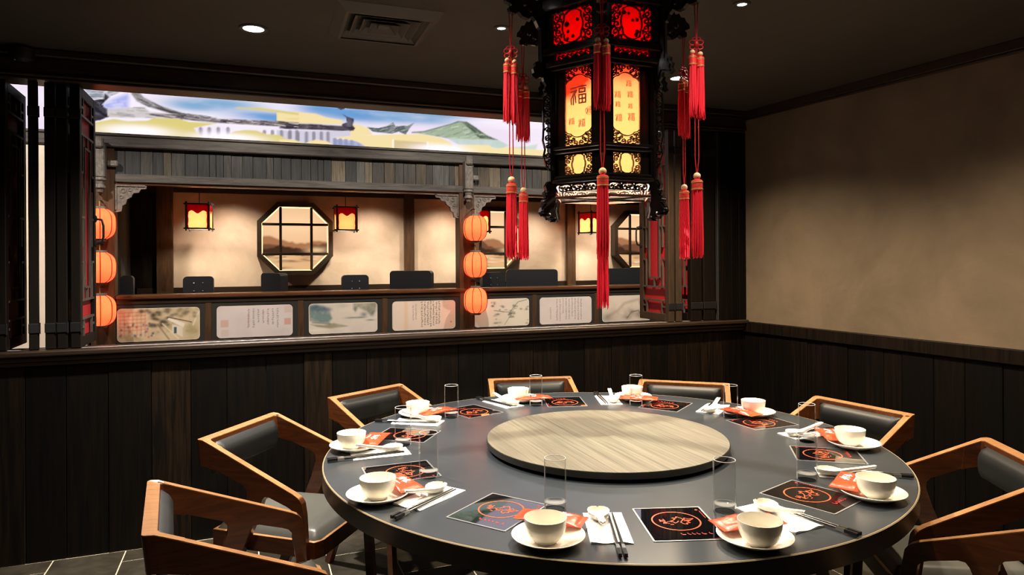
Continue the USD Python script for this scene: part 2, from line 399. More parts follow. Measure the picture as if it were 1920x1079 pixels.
# ceiling fittings
def downlight(x, y, r, label, group, bright='lamp_white', r_in=None):
    r_in = r_in or r * .70
    t = thing('downlight', label, 'ceiling light', (x, y, CEIL), 0, group)
    obj('trim_ring', lathe([(r_in, -.001), (r_in + .002, -.005), (r - .004, -.007), (r, -.003), (r, -.0005), (r_in, -.001)], 40), 'trim_ring', t)
    obj('lens', lathe([(0, -.0035), (r_in, -.0035), (r_in, -.001), (0, -.001)], 40), bright, t)
    return t
dl = [downlight(*DOWN[0], .060, 'lit round downlight beside the air vent, above the back left chair', None),
      downlight(*DOWN[1], .060, 'lit round downlight behind the lantern, right of its tassels', None),
      downlight(*DOWN[2], .060, 'round downlight overhead outside the photo', 'downlights outside the photo')]
for i, (x, y) in enumerate(DOWN[3:]):
    downlight(x, y, .060, 'round downlight overhead outside the photo', 'downlights outside the photo')
downlight(*SPOTS[0], .034, 'small pin spot in the ceiling just left of the big lantern', None, 'lamp_dim', .018)
downlight(*SPOTS[1], .034, 'small pin spot in the ceiling right of the big lantern, near the top edge', None, 'lamp_dim', .018)
for x, y in SPOTS[2:]:
    downlight(x, y, .034, 'small pin spot overhead outside the photo', 'pin spots outside the photo', 'lamp_dim', .018)

av = thing('air_vent', 'square four-way ceiling air diffuser with stepped louvre rings', 'air vent', (-.626, .738, CEIL), -.02)
def sq_ring(h0, h1, z0, z1, t=.004):
    """A square cone of sheet: half width h0 at z0 to h1 at z1."""
    P = []
    for h, z in ((h0, z0), (h1, z1), (h1 - t, z1), (h0 - t, z0)):
        P += [(-h, -h, z), (h, -h, z), (h, h, z), (-h, h, z)]
    f = []
    for a in range(4):
        b = (a + 1) % 4
        for k in range(4):
            l = (k + 1) % 4; f += [(a * 4 + k, a * 4 + l, b * 4 + l), (a * 4 + k, b * 4 + l, b * 4 + k)]
    m = trimesh.Trimesh(np.array(P, float), f, process=False)
    if m.volume < 0: m.invert()
    return m
obj('outer_frame', sq_ring(.210, .172, -.001, -.030, .012), 'hvac_white', av, smooth=False)
for k in range(4):
    h = .168 - .036 * k
    obj('louvre', sq_ring(h - .028, h, -.0015, -.026, .003), 'hvac_white', av, smooth=False)
obj('centre_plate', cbox((0, 0, -.014), (.05, .05, .012), .003), 'hvac_white', av)
obj('dark_throat', cbox((0, 0, -.001), (.33, .33, .001), .0003), 'iron', av, smooth=False)
sp = thing('ceiling_speaker', 'small dark round speaker on the beam in the top left corner', 'speaker', (-2.12, 1.60, 2.355))
obj('housing', lathe([(0, -.045), (.03, -.043), (.048, -.03), (.052, 0), (.05, .02), (0, .02)], 32), 'iron', sp)
obj('indicator', sphere((-.02, -.028, -.036), .005, 1), 'gold_thread', sp)

# ------------------------------------------------------------------ folding shutters in the opening
def lattice_bars(w, h):
    """The lattice of one shutter leaf in (u, z), between its stiles: nested upright rectangles."""
    b = .011; L = []
    def R(x0, z0, x1, z1): L.append(sbox(min(x0, x1), min(z0, z1), max(x0, x1), max(z0, z1)))
    def V(x, z0, z1): R(x - b / 2, z0, x + b / 2, z1)
    def H(z, x0, x1): R(x0, z - b / 2, x1, z + b / 2)
    a, c = w * .27, w * .73
    for s in (0, 1):
        m = (lambda z: z) if s == 0 else (lambda z: h - z)
        H(m(.085), 0, w); V(w * .16, m(0), m(.085)); V(w * .84, m(0), m(.085)); H(m(.045), 0, w * .16); H(m(.045), w * .84, w)
        H(m(.175), 0, w); V(w * .5, m(.175), m(.235)); H(m(.235), a, c)
        V(w * .13, m(.175), m(.36)); V(w * .87, m(.175), m(.36)); H(m(.36), 0, w * .13); H(m(.36), w * .87, w)
    V(a, .235, h - .235); V(c, .235, h - .235)
    H(h * .5, 0, a); H(h * .5, c, w)
    V(w * .13, h * .5 - .14, h * .5 + .14); V(w * .87, h * .5 - .14, h * .5 + .14)
    return unary_union(L)

LW, LH, LT = .36, 1.255, .045
def leaf(name, label, loc, rot, handle=None, thick=LT, wood='shutter_wood'):
    t = thing(name, label, 'shutter', loc, rot, 'folding shutters of the window opening')
    st, T = .045, thick / 2
    obj('stile', box(0, st, -T, T, 0, LH, .003), wood, t); obj('stile', box(LW - st, LW, -T, T, 0, LH, .003), wood, t)
    obj('rail', box(st, LW - st, -T, T, 0, .05, .003), wood, t); obj('rail', box(st, LW - st, -T, T, LH - .05, LH, .003), wood, t)
    sh = affinity.translate(lattice_bars(LW - 2 * st, LH - .10), st, .05)
    obj('red_panel', box(st - .003, LW - st + .003, -.003, .003, .047, LH - .047, .0005), 'red_cloth', t)
    obj('lattice', cat(upright(sh, .010, -T + .001), upright(sh, .010, T - .011)), 'lattice_wood', t, smooth=False)
    for z in (.10, LH - .14):
        obj('hinge', cat(cbox((.0, 0, z), (.010, thick + .004, .045), .002), tube([(-.002, -T - .001, z - .026), (-.002, -T - .001, z + .026)], .004, 8)), 'iron', t)
    if handle:
        s = handle; y = s * T; x = LW - .022
        pts = [(x, y, .505), (x, y + s * .030, .510), (x, y + s * .038, .54), (x, y + s * .038, .60), (x, y + s * .030, .63), (x, y, .635)]
        obj('handle', cat(tube(pts, .0055, 8), sphere((x, y + s * .002, .505), .016, 1, (1, .5, 1.2)), sphere((x, y + s * .002, .635), .016, 1, (1, .5, 1.2))), 'iron', t)
    return t
zs = .990
leaf('folding_shutter', 'dark lattice shutter leaf with red backing, nearest the left edge of the photo', (-2.225, WY + .01, zs), PI / 2 + .03)
leaf('folding_shutter', 'dark shutter leaf standing alone between two bright gaps, left of the window', (-2.094, WY + .01, zs), PI / 2 + .235, thick=.040)
leaf('folding_shutter', 'dark shutter leaf, first of the stack of three left of the window', (-2.0285, WY + .01, zs), PI / 2 + .115, thick=.042)
leaf('folding_shutter', 'dark shutter leaf, middle one of the stack of three left of the window', (-1.9815, WY + .01, zs), PI / 2 + .055, thick=.042)
leaf('folding_shutter', 'dark lattice shutter leaf with black handle beside the string of orange lanterns', (-1.927, WY + .01, zs), PI / 2, -1, thick=.042)
leaf('folding_shutter', 'lattice shutter leaf with red backing and black handle, right of the big lantern', (1.405, WY + .01, zs), PI / 2, 1, thick=.042, wood='shutter_wood_lit')
leaf('folding_shutter', 'lit brown shutter leaf folded against the right-hand lattice leaf', (1.462, WY + .012, zs), PI / 2 - .21, thick=.042, wood='shutter_wood_lit')
leaf('folding_shutter', 'dark shutter leaf behind the right-hand red tassels', (1.600, WY + .014, zs), PI / 2, thick=.085)
leaf('folding_shutter', 'dark shutter leaf next to the post in the right corner', (1.705, WY + .016, zs), PI / 2 - .02, thick=.09)

# ================================================================== ACROSS THE PASSAGE
FY = 4.20                                    # face of the booth front
struct('floor_passage', box(-6.0, 6.0, WY + .10, 6.0, -.03, 0, .001), 'far_floor', smooth=False)
struct('ceiling_passage', box(-6.0, 6.0, WY + .14, 4.75, 3.14, 3.20, .001), 'dark_paint', smooth=False)
struct('wall_over_opening', box(-6.0, 6.0, WY + .10, WY + .16, CEIL, 3.14, .001), 'dark_paint', smooth=False)
struct('wall_passage_end', box(-6.0, -5.9, WY + .16, 6.0, 0, 3.14, .001), 'plaster_pale', smooth=False)
struct('wall_passage_end', box(5.9, 6.0, WY + .16, 6.0, 0, 3.14, .001), 'plaster_pale', smooth=False)

fa = sthing('wall_facade')                   # fascia of weathered boards
obj('backing', box(-2.34, 5.0, FY + .02, FY + .07, 2.06, 2.42, .001), 'dark_paint', fa, smooth=False)
planks(fa, -2.24, 5.0, 2.10, 2.335, lambda a, b, z0, z1, d: box(a, b, FY + .02 - d, FY + .022, z0, z1, .003), (.050, .125), .016, FASC + FASC[:2] + FASC[5:], seed=21)
obj('pale_end_wall', box(-5.9, -2.36, FY - .02, FY + .06, 0, 2.36, .002), 'plaster_pale', fa, smooth=False)
tr = sthing('trim_6')
obj('top_beam', box(-5.9, 5.0, FY - .05, FY + .12, 2.325, 2.432, .008), 'beam_grey', tr)
obj('top_lip', box(-5.9, 5.0, FY - .065, FY - .02, 2.412, 2.434, .005), 'beam_grey', tr)
obj('shelf', box(-5.9, 5.0, FY + .10, 4.70, 2.405, 2.425, .002), 'dark_paint', tr)
tr = sthing('trim_7')
obj('lower_beam', box(-2.16, 4.9, FY - .03, FY + .07, 2.045, 2.112, .006), 'beam_grey', tr)
obj('edge_strip', box(-2.16, 4.9, FY - .01, FY + .07, 2.028, 2.045, .003), 'cap_brown', tr)

def pillar(x, w, n):
    t = sthing(n)
    obj('post', box(x - w / 2, x + w / 2, FY - .02, FY + .12, 0, 2.34, .004), 'post_brown', t)
    # carved hanging bracket in front of its head
    prof = [(.0, 0), (.045, .0), (.047, .02), (.035, .03), (.030, .055), (.040, .07), (.042, .082), (.026, .09), (.02, .115), (.0, .125)]
    obj('carved_drop', moved(lathe([(0, .0)] + [(r_, -z_) for r_, z_ in prof[1:-1]] + [(0, -.125)], 20), (x - .005, FY - .085, 2.07)), 'carved_grey', t)
    obj('carved_bracket', cat(box(x - .045, x + .035, FY - .125, FY - .03, 2.07, 2.345, .008), box(x - .040, x + .030, FY - .15, FY - .10, 2.30, 2.385, .012), box(x + .035, x + .115, FY - .06, FY - .02, 2.165, 2.215, .010)), 'carved_grey', t)
    return t
pillar(-2.25, .17, 'trim_8'); pillar(.80, .15, 'trim_9'); pillar(3.85, .16, 'trim_10')
def spandrel(x, s, n):
    pts = [(0, 0), (.225, 0), (.222, -.028), (.185, -.032), (.168, -.060), (.128, -.066), (.112, -.10), (.082, -.118), (.074, -.155), (.05, -.17), (.042, -.215), (.0, -.225)]
    poly = Polygon([(x + s * a, 2.03 + b) for a, b in pts]).buffer(.004)
    t = sthing(n)
    obj('carved_spandrel', upright(poly, .03, FY + .0), 'carved_grey', t, smooth=False)
    obj('edge_bead', cat(cbox((x + s * .11, FY - .004, 2.020), (.22, .012, .014), .003), cbox((x + s * .008, FY - .004, 1.92), (.014, .012, .20), .003)), 'carved_grey', t)
    holes = [Point(x + s * a, 2.03 + b).buffer(r_) for a, b, r_ in ((.06, -.05, .02), (.11, -.04, .015), (.045, -.10, .015), (.155, -.028, .010))]
    obj('carved_boss', upright(unary_union([h.difference(h.buffer(-.006)) for h in holes]), .008, FY - .006), 'carved_grey', t, smooth=False)
spandrel(-2.165, 1, 'trim_11'); spandrel(.725, -1, 'trim_12'); spandrel(.875, 1, 'trim_13')
spandrel(3.77, -1, 'trim_14')

# half wall in front of the booths with printed panels
hw = sthing('wall_half')
obj('core', box(-2.16, 3.8, FY + .0, FY + .12, 0, 1.06, .002), 'dark_paint', hw, smooth=False)
obj('cap', box(-2.16, 3.77, FY - .035, FY + .16, 1.095, 1.130, .008), 'cap_brown', hw)
obj('cap_moulding', box(-2.16, 3.77, FY - .015, FY + .13, 1.052, 1.095, .005), 'beam_brown', hw)
obj('bottom_rail', box(-2.16, 3.77, FY - .012, FY + .02, .60, .720, .004), 'post_brown', hw)
for x in (-1.478, -.731, .010, 1.505, 2.20, 2.93, 3.66):
    obj('stile', box(x - .026, x + .026, FY - .012, FY + .02, .72, 1.052, .004), 'post_brown', hw)

# ------------------------------------------------------------------ flat prints as painted canvases
class Canvas:
    def __init__(s, x0, x1, z0, z1, nx, nz, c):
        s.x, s.z = np.meshgrid(np.linspace(x0, x1, nx + 1), np.linspace(z0, z1, nz + 1)); s.b = (x0, x1, z0, z1)
        s.px = (x1 - x0) / nx
        s.c = np.empty(s.x.shape + (3,)); s.c[:] = lin(c)
    def mix(s, a, c): s.c += (lin(c) - s.c) * np.clip(a, 0, 1)[..., None]
    def _sub(s, g, pad):
        a, b, c, d = g.bounds
        return (s.x > a - pad) & (s.x < c + pad) & (s.z > b - pad) & (s.z < d + pad)
    def shape(s, g, c, soft=None, alpha=1.0, vary=0.0):
        soft = soft or s.px * .7; m = s._sub(g, soft * 2)
        if not m.any(): return s
        p = shapely.points(s.x[m], s.z[m]); d = shapely.distance(g.boundary, p); d = np.where(shapely.contains_xy(g, s.x[m], s.z[m]), d, -d)
        a = np.zeros(s.x.shape); a[m] = np.clip(d / (2 * soft) + .5, 0, 1) * alpha
        if vary: a *= 1 - vary + 2 * vary * meshkit.fbm(np.stack([s.x * 22, s.z * 22, s.x * 0 + 3], -1), 4)
        s.mix(a, c); return s
    def poly(s, pts, c, soft=None, alpha=1.0, vary=0.0): return s.shape(Polygon(pts).buffer(0), c, soft, alpha, vary)
    def line(s, pts, w, c, soft=None, alpha=1.0): return s.shape(LineString(pts).buffer(w / 2, quad_segs=2), c, soft, alpha)
    def blob(s, x, z, rx, rz, c, alpha=1.0, p=2.0):
        s.mix(alpha * np.exp(-(((s.x - x) / rx) ** 2 + ((s.z - z) / rz) ** 2) ** (p / 2)), c); return s
    def cloudy(s, c, scale, amount, lo=.45, hi=.75, seed=0, sx=1, sz=1):
        n = meshkit.fbm(np.stack([s.x * scale * sx, s.z * scale * sz, s.x * 0 + seed * 7.1], -1), 5, seed); s.mix(np.clip((n - lo) / (hi - lo), 0, 1) * amount, c); return s
    def mesh(s, y, keep=None):
        h, w = s.x.shape; i = np.arange(h * w).reshape(h, w)
        q = np.stack([i[:-1, :-1], i[:-1, 1:], i[1:, 1:], i[1:, :-1]], -1).reshape(-1, 4)
        if keep is not None:
            cx = (s.x[:-1, :-1] + s.x[1:, 1:]).ravel() / 2; cz = (s.z[:-1, :-1] + s.z[1:, 1:]).ravel() / 2
            q = q[shapely.contains_xy(keep, cx, cz)]
        v = np.stack([s.x.ravel(), np.full(h * w, y), s.z.ravel()], 1)
        u, inv = np.unique(q, return_inverse=True)
        return (v[u], inv.reshape(q.shape)), s.c.reshape(-1, 3)[u]

MURAL = {"cloudA":[[-2.406,2.542],[-2.323,2.571],[-2.207,2.603],[-2.106,2.59],[-1.951,2.606],[-1.917,2.63],[-1.732,2.64],[-1.634,2.617],[-1.415,2.617],[-1.598,2.565],[-1.58,2.536],[-1.508,2.471],[-1.508,2.401],[-2.407,2.353]]
,"cloudB":[[-1.508,2.401],[-1.276,2.555],[-1.182,2.574],[-1.086,2.575],[-1.0,2.547],[-0.893,2.548],[-0.804,2.501],[-0.715,2.465]]
,"cloudC":[[-0.891,2.507],[-0.78,2.514],[-0.669,2.485],[-0.568,2.526],[-0.466,2.512],[-0.402,2.469],[-0.891,2.443]]
,"cloudD":[[-0.414,2.555],[-0.245,2.575],[0.089,2.611],[0.422,2.634],[0.621,2.609],[0.722,2.565],[0.751,2.511],[0.883,2.433],[-0.415,2.422],[-0.153,2.463],[-0.12,2.485],[-0.206,2.533]]
,"cloudE":[[-0.914,2.759],[-0.742,2.769],[-0.566,2.762],[-0.477,2.735],[-0.336,2.719],[-0.32,2.68],[-0.914,2.656]]
,"cloudF":[[-0.258,2.684],[-0.165,2.687],[-0.099,2.661],[-0.046,2.601],[-0.258,2.564]]
,"cloudG":[[0.766,2.537],[0.943,2.559],[1.124,2.566],[1.169,2.533],[1.323,2.556],[1.559,2.546],[1.963,2.545],[1.963,2.44],[0.943,2.436]]
,"streak":[[-1.266,2.766],[-1.228,2.775],[-1.171,2.773],[-1.076,2.783],[-0.723,2.759],[-0.723,2.738],[-0.94,2.752],[-1.171,2.761],[-1.228,2.758]]
,"streak2":[[-0.848,2.7],[-0.723,2.715],[-0.724,2.696],[-0.813,2.691]]
,"eave":[[-2.405,2.74],[-2.281,2.764],[-2.277,2.817],[-2.238,2.782],[-2.263,2.756],[-2.294,2.719],[-2.277,2.693],[-2.255,2.685],[-2.258,2.656],[-2.249,2.617],[-2.307,2.586],[-2.406,2.561]]
,"tiles1":[[-2.437,2.889],[-2.239,2.882],[-2.206,2.861],[-2.289,2.816],[-2.405,2.802]]
,"tiles2":[[-2.405,2.802],[-2.289,2.825],[-2.277,2.774],[-2.405,2.754]]
,"tiles3":[[-2.268,2.818],[-2.18,2.873],[-2.121,2.887],[-2.121,2.859],[-2.181,2.82],[-2.256,2.781]]
,"lilac":[[-2.294,2.719],[-2.206,2.775],[-2.105,2.826],[-2.094,2.793],[-2.101,2.697],[-2.257,2.676],[-2.277,2.693]]
,"ridge":[[-2.087,2.886],[-2.045,2.882],[-1.985,2.802],[-1.864,2.742],[-1.687,2.69],[-1.507,2.679],[-1.461,2.672],[-1.461,2.654],[-1.687,2.656],[-1.864,2.7],[-1.951,2.722],[-2.037,2.764],[-2.079,2.824]]
,"ridgeshadow":[[-1.959,2.736],[-1.864,2.724],[-1.687,2.683],[-1.525,2.671],[-1.598,2.649],[-1.732,2.667],[-1.864,2.704]]
,"base":[[-2.265,2.685],[-1.985,2.72],[-1.934,2.68],[-1.687,2.676],[-1.415,2.669],[-1.415,2.652],[-1.934,2.629],[-2.249,2.614]]
,"long1":[[-1.968,2.663],[-1.687,2.676],[-1.415,2.657],[-1.134,2.666],[-0.724,2.673],[-0.724,2.626],[-1.134,2.625],[-1.461,2.624],[-1.688,2.633],[-1.916,2.652]]
,"long2":[[-0.89,2.653],[-0.567,2.664],[-0.323,2.666],[-0.218,2.657],[-0.225,2.626],[-0.336,2.619],[-0.89,2.606]]
,"wallband":[[-0.915,2.589],[-0.245,2.621],[-0.245,2.578],[-0.414,2.541],[-0.1,2.465],[-0.915,2.454]]
,"bluewedge":[[-0.417,2.541],[-0.206,2.533],[-0.14,2.51],[-0.107,2.472],[-0.417,2.468]]
,"orn":[[-0.338,2.781],[-0.283,2.755],[-0.223,2.74],[-0.234,2.679],[-0.216,2.646],[-0.258,2.621],[-0.339,2.668],[-0.329,2.686],[-0.29,2.702],[-0.297,2.748]]
,"bird":[[-0.377,2.832],[-0.335,2.858],[-0.306,2.843],[-0.312,2.827],[-0.346,2.816]]
,"flag":[[-0.35,2.879],[-0.267,2.881],[-0.296,2.825],[-0.319,2.855]]
,"roof":[[-0.106,2.67],[0.008,2.667],[0.09,2.693],[0.147,2.732],[0.168,2.695],[0.282,2.706],[0.352,2.738],[0.31,2.687],[0.268,2.62],[0.199,2.645],[0.137,2.621],[-0.046,2.628]]
,"mount":[[0.331,2.645],[0.45,2.661],[0.579,2.704],[0.724,2.751],[0.797,2.783],[0.885,2.782],[0.989,2.726],[1.094,2.665],[1.216,2.622],[0.944,2.611],[0.694,2.606],[0.564,2.623]]
,"mountshade":[[0.841,2.777],[0.888,2.782],[0.989,2.726],[1.094,2.665],[1.216,2.622],[1.019,2.632],[0.929,2.705]]
,"mistM":[[0.679,2.612],[1.216,2.625],[1.339,2.574],[1.246,2.525],[1.154,2.546],[0.795,2.555]]
,"house":[[0.146,2.56],[0.485,2.555],[0.485,2.466],[0.146,2.476]]
,"eaveR":[[1.37,2.558],[1.527,2.574],[1.658,2.606],[1.638,2.543],[1.542,2.509],[1.401,2.523]]
,"bars":[[[-1.544,2.564],[-1.544,2.519]],[[-1.475,2.568],[-1.476,2.523]],[[-1.402,2.573],[-1.402,2.527]],[[-1.323,2.578],[-1.323,2.532]],[[-1.019,2.571],[-1.019,2.51]],[[-0.951,2.575],[-0.951,2.514]],[[-0.873,2.58],[-0.873,2.518]],[[-0.799,2.585],[-0.799,2.523]],[[-0.739,2.589],[-0.739,2.526]],[[-0.805,2.57],[-0.805,2.49]],[[-0.73,2.575],[-0.731,2.494]],[[-0.655,2.579],[-0.656,2.499]],[[-0.59,2.583],[-0.59,2.502]],[[-0.523,2.588],[-0.523,2.506]],[[-0.463,2.591],[-0.463,2.509]],[[-0.401,2.535],[-0.402,2.476]],[[-0.35,2.538],[-0.35,2.479]],[[-0.298,2.541],[-0.298,2.482]],[[-0.245,2.544],[-0.246,2.484]]]
,"blue":[[-1.597,2.759,0.22,0.05,0],[-1.368,2.796,0.35,0.06,0],[-0.989,2.707,0.35,0.05,1],[-0.793,2.689,0.25,0.04,1],[-0.503,2.812,0.25,0.06,1],[-0.205,2.781,0.35,0.08,1],[0.022,2.797,0.4,0.06,1],[0.366,2.78,0.4,0.05,0],[0.579,2.837,0.4,0.04,0]]
,"wash":[[-2.038,2.527,0.28,0.06],[-1.323,2.512,0.32,0.05],[0.621,2.518,0.3,0.05]]}
M = Canvas(-3.1, 4.3, 2.36, 3.06, 740, 90, (222, 210, 226))
M.cloudy((238, 232, 240), 3, .6, .4, .7, 1, .6, 2)
for x, z, rx, rz, c in MURAL['blue']: M.blob(x, z, rx, rz, ((116, 158, 194), (92, 144, 196))[c], .95, 2.4)
M.cloudy((226, 214, 230), 5, .45, .55, .8, 4, .5, 2)
P = lambda k, c, soft=.006, alpha=1.0, vary=0.0: M.poly(MURAL[k], c, soft, alpha, vary)
P('cloudE', (228, 208, 156)); P('streak', (204, 190, 116)); P('streak2', (214, 200, 140))
P('tiles1', (178, 182, 190), .01, .9, .3); P('tiles2', (160, 168, 178), .01, .9, .3); P('tiles3', (172, 176, 186), .01, .9, .3)
P('lilac', (150, 160, 224), .02, .9); P('ridge', (138, 134, 134), .006, 1, .35); P('ridgeshadow', (70, 62, 64), .006, .9, .3); P('base', (186, 180, 178), .008, .9, .3)
P('eave', (62, 58, 68), .005, 1, .2); P('wallband', (196, 192, 208), .006); P('long1', (120, 106, 108), .006, 1, .35); P('long2', (82, 72, 82), .005, 1, .3)
for a, b in MURAL['bars']:
    M.line([(a[0], min(a[1], 2.70)), (b[0], b[1] - .02)], .030, (128, 122, 134), .005, .85)
P('bluewedge', (136, 144, 184), .008, .8, .3)
for k in ('cloudA', 'cloudB', 'cloudC', 'cloudD', 'cloudF'): P(k, ((206, 192, 118) if k in 'cloudAcloudB' else (228, 208, 156)))
P('orn', (66, 60, 72), .003, 1, .2); P('bird', (64, 60, 74), .003); P('flag', (240, 240, 248), .003); P('bird', (64, 60, 74), .003)
P('roof', (104, 112, 112), .004, 1, .5)
P('mount', (152, 168, 144), .005, 1, .25); P('mountshade', (82, 96, 80), .01, .85, .4); P('mistM', (176, 196, 186), .008, .85, .3); P('eaveR', (178, 200, 180), .01, .7)
P('house', (196, 174, 132), .008, .9); M.line([MURAL['house'][0], MURAL['house'][3]], .014, (244, 238, 230)); M.line([MURAL['house'][1], MURAL['house'][2]], .014, (244, 238, 230))
P('cloudG', (230, 212, 160), .006)
for x, z, rx, rz in MURAL['wash']: M.blob(x, z - .02, rx, rz, (248, 240, 246), .95, 3)
r = random.Random(77)
def strokes(key, n, c, w, a, tilt):
    g = Polygon(MURAL[key]).buffer(0); x0, z0, x1, z1 = g.bounds
    for _ in range(n):
        x, z = r.uniform(x0, x1), r.uniform(z0, z1); l = r.uniform(.03, .09)
        q = LineString([(x, z), (x + l, z + l * tilt)]).buffer(w / 2).intersection(g)
        if q.area > 0 and q.geom_type == 'Polygon': M.shape(q, c, .003, a * r.uniform(.5, 1))
strokes('long1', 90, (58, 50, 58), .010, .8, -.1); strokes('long2', 50, (48, 42, 52), .010, .8, -.05); strokes('ridge', 50, (66, 62, 66), .010, .8, -.5); strokes('long1', 40, (205, 196, 196), .007, .7, -.1)
strokes('eave', 40, (34, 30, 40), .016, .8, -.6); strokes('lilac', 14, (206, 204, 226), .02, .5, .2); strokes('tiles1', 14, (120, 124, 136), .008, .8, .1); strokes('tiles2', 14, (110, 116, 130), .008, .8, .1); strokes('tiles3', 10, (110, 116, 130), .008, .8, .4)
strokes('roof', 40, (60, 66, 68), .008, .9, .35); strokes('roof', 16, (188, 196, 190), .006, .8, .35); strokes('mount', 60, (118, 134, 108), .014, .5, .4); strokes('mount', 30, (196, 206, 184), .014, .5, .2); strokes('mountshade', 40, (60, 72, 60), .012, .7, -.6); strokes('base', 30, (120, 112, 116), .008, .6, -.08)
M.line(MURAL['mount'][:7], .012, (90, 100, 88), .006, .8)
g, c = M.mesh(4.446)
mu = thing('mural_lightbox', 'long backlit mural of tiled roofs, golden clouds and blue sky above the booths', 'mural')
obj('printed_film', g, 'mural_print', mu, smooth=False, col=c)
obj('case', box(-3.12, 4.32, 4.452, 4.53, 2.40, 3.08, .003), 'iron', mu)

# the seven printed panels of the half wall
def calligraphy(C, x0, x1, z0, z1, cols, col, w, seed, first=None):
    r = random.Random(seed)
    for i in range(cols):
        x = x1 - (x1 - x0) * (i + .5) / cols; z = z1 - r.uniform(0, .01); zb = z0 + (r.uniform(0, .35) * (z1 - z0) if r.random() < .3 else r.uniform(0, .02))
        while z > zb:
            h = r.uniform(.55, 1.0) * w
            for _ in range(3):
                a = r.uniform(0, PI); q = r.uniform(.25, .6) * w; cx, cz = x + r.uniform(-.25, .25) * w, z + r.uniform(-.3, .3) * w
                C.line([(cx - q * math.cos(a), cz - q * math.sin(a)), (cx + q * math.cos(a), cz + q * math.sin(a))], w * .22, col, None, r.uniform(.45, .9))
            z -= h + w * .45
def stamp(C, x, z, s, c=(205, 110, 90), a=.5):
    C.shape(sbox(x - s / 2, z - s / 2, x + s / 2, z + s / 2), c, .003, a)
def blank(x0, x1, c): 
    C = Canvas(x0, x1, .752, 1.017, 150, 66, c); C.cloudy(tuple(k * .93 for k in c), 9, .6, .4, .7, 3); return C
def art(x0, x1, C, label, group):
    t = thing('wall_panel', label, 'printed panel', (0, 0, 0), 0, group)
    g, c = C.mesh(FY - .0062, rrect(x0, x1, .752, 1.017, .032)); obj('print', g, 'art_print', t, smooth=False, col=c)
    obj('mount', upright(rrect(x0 - .004, x1 + .004, .748, 1.021, .034), .006, FY - .006), 'plaster_pale', t, smooth=False)
    outer, inner = rrect(x0 - .055, x1 + .055, .715, 1.052, .004), rrect(x0 - .006, x1 + .006, .746, 1.023, .036)
    obj('dark_surround', upright(outer.difference(inner), .008, FY - .008), 'dark_paint', t, smooth=False)
def art1(x0, x1):
    C = blank(x0, x1, (214, 196, 166)); L = x1 - x0; X = lambda u: x0 + u * L; Z = lambda v: 1.017 - v * .265; r = random.Random(2)
    C.cloudy((150, 140, 100), 14, .55, .5, .7, 5)
    for i in range(6): C.line([(X(.02), Z(.12 + .11 * i)), (X(.33), Z(.10 + .11 * i))], .007, (208, 110, 84), .004, .7)
    for i in range(7): C.line([(X(.03 + .05 * i), Z(.10)), (X(.03 + .05 * i), Z(.85))], .006, (212, 104, 78), .004, .6)
    for _ in range(26): C.blob(X(r.uniform(.27, .62)), Z(r.uniform(.05, .55)), .02, .013, (62, 56, 44), .75)
    C.poly([(X(.62), Z(.30)), (X(.82), Z(.50)), (X(.80), Z(.62)), (X(.60), Z(.36))], (238, 232, 222)); C.line([(X(.60), Z(.28)), (X(.9), Z(.46))], .008, (84, 64, 52))
    C.poly([(X(.66), Z(.52)), (X(.79), Z(.60)), (X(.79), Z(.92)), (X(.66), Z(.75))], (226, 218, 204)); C.shape(sbox(X(.68), Z(.80), X(.715), Z(.60)), (60, 90, 110))
    C.line([(X(.48), Z(.50)), (X(.62), Z(.98))], .012, (120, 104, 80), .005, .7); C.line([(X(.54), Z(.48)), (X(.74), Z(.98))], .008, (236, 226, 208), .004, .8)
    C.blob(X(.9), Z(.7), .05, .05, (150, 140, 90), .7); C.line([(X(.92), Z(.55)), (X(.99), Z(.15))], .01, (232, 224, 200), .004, .8)
    for _ in range(30): C.blob(X(r.uniform(.02, .45)), Z(r.uniform(.45, .97)), .008, .009, r.choice(((70, 90, 120), (60, 60, 70), (190, 90, 80), (230, 220, 200))), .8)
    for _ in range(22): C.blob(X(r.uniform(.55, .97)), Z(r.uniform(.02, .28)), .02, .014, r.choice(((90, 84, 66), (206, 196, 172), (120, 96, 70))), .6)
    return C
def art3(x0, x1):
    C = blank(x0, x1, (222, 212, 204)); L = x1 - x0; X = lambda u: x0 + u * L; Z = lambda v: 1.017 - v * .265
    C.poly([(X(0), Z(.05)), (X(.08), Z(.02)), (X(.20), Z(.06)), (X(.30), Z(.28)), (X(.33), Z(.5)), (X(.28), Z(.66)), (X(.1), Z(.62)), (X(0), Z(.55))], (118, 140, 142), .012, .95, .5)
    for u, v, r_ in ((.06, .14, .04), (.14, .2, .04), (.22, .16, .035), (.28, .2, .03), (.1, .1, .03)): C.blob(X(u), Z(v), r_, r_ * .6, (74, 98, 116), .7)
    C.poly([(X(.02), Z(.68)), (X(.2), Z(.72)), (X(.35), Z(.66)), (X(.56), Z(.78)), (X(.3), Z(.84)), (X(.1), Z(.76))], (150, 146, 124), .008, .9, .4); C.line([(X(.05), Z(.62)), (X(.3), Z(.68))], .012, (84, 92, 92), .008, .7)
    C.poly([(X(.64), Z(0)), (X(1), Z(0)), (X(.98), Z(.3)), (X(.9), Z(.45)), (X(.84), Z(.30)), (X(.72), Z(.16)), (X(.68), Z(.28)), (X(.64), Z(.2))], (142, 142, 126), .012, .9, .5)
    for u, v, a, b in ((.8, .4, .03, .022), (.93, .38, .02, .025), (.67, .22, .012, .02), (.75, .5, .05, .008), (.9, .6, .04, .008), (.62, .5, .06, .007)): C.blob(X(u), Z(v), a, b, (92, 112, 116), .75)
    C.blob(X(.5), Z(.08), .06, .02, (180, 174, 166), .6); C.blob(X(.1), Z(.88), .08, .01, (236, 228, 220), .8)
    return C
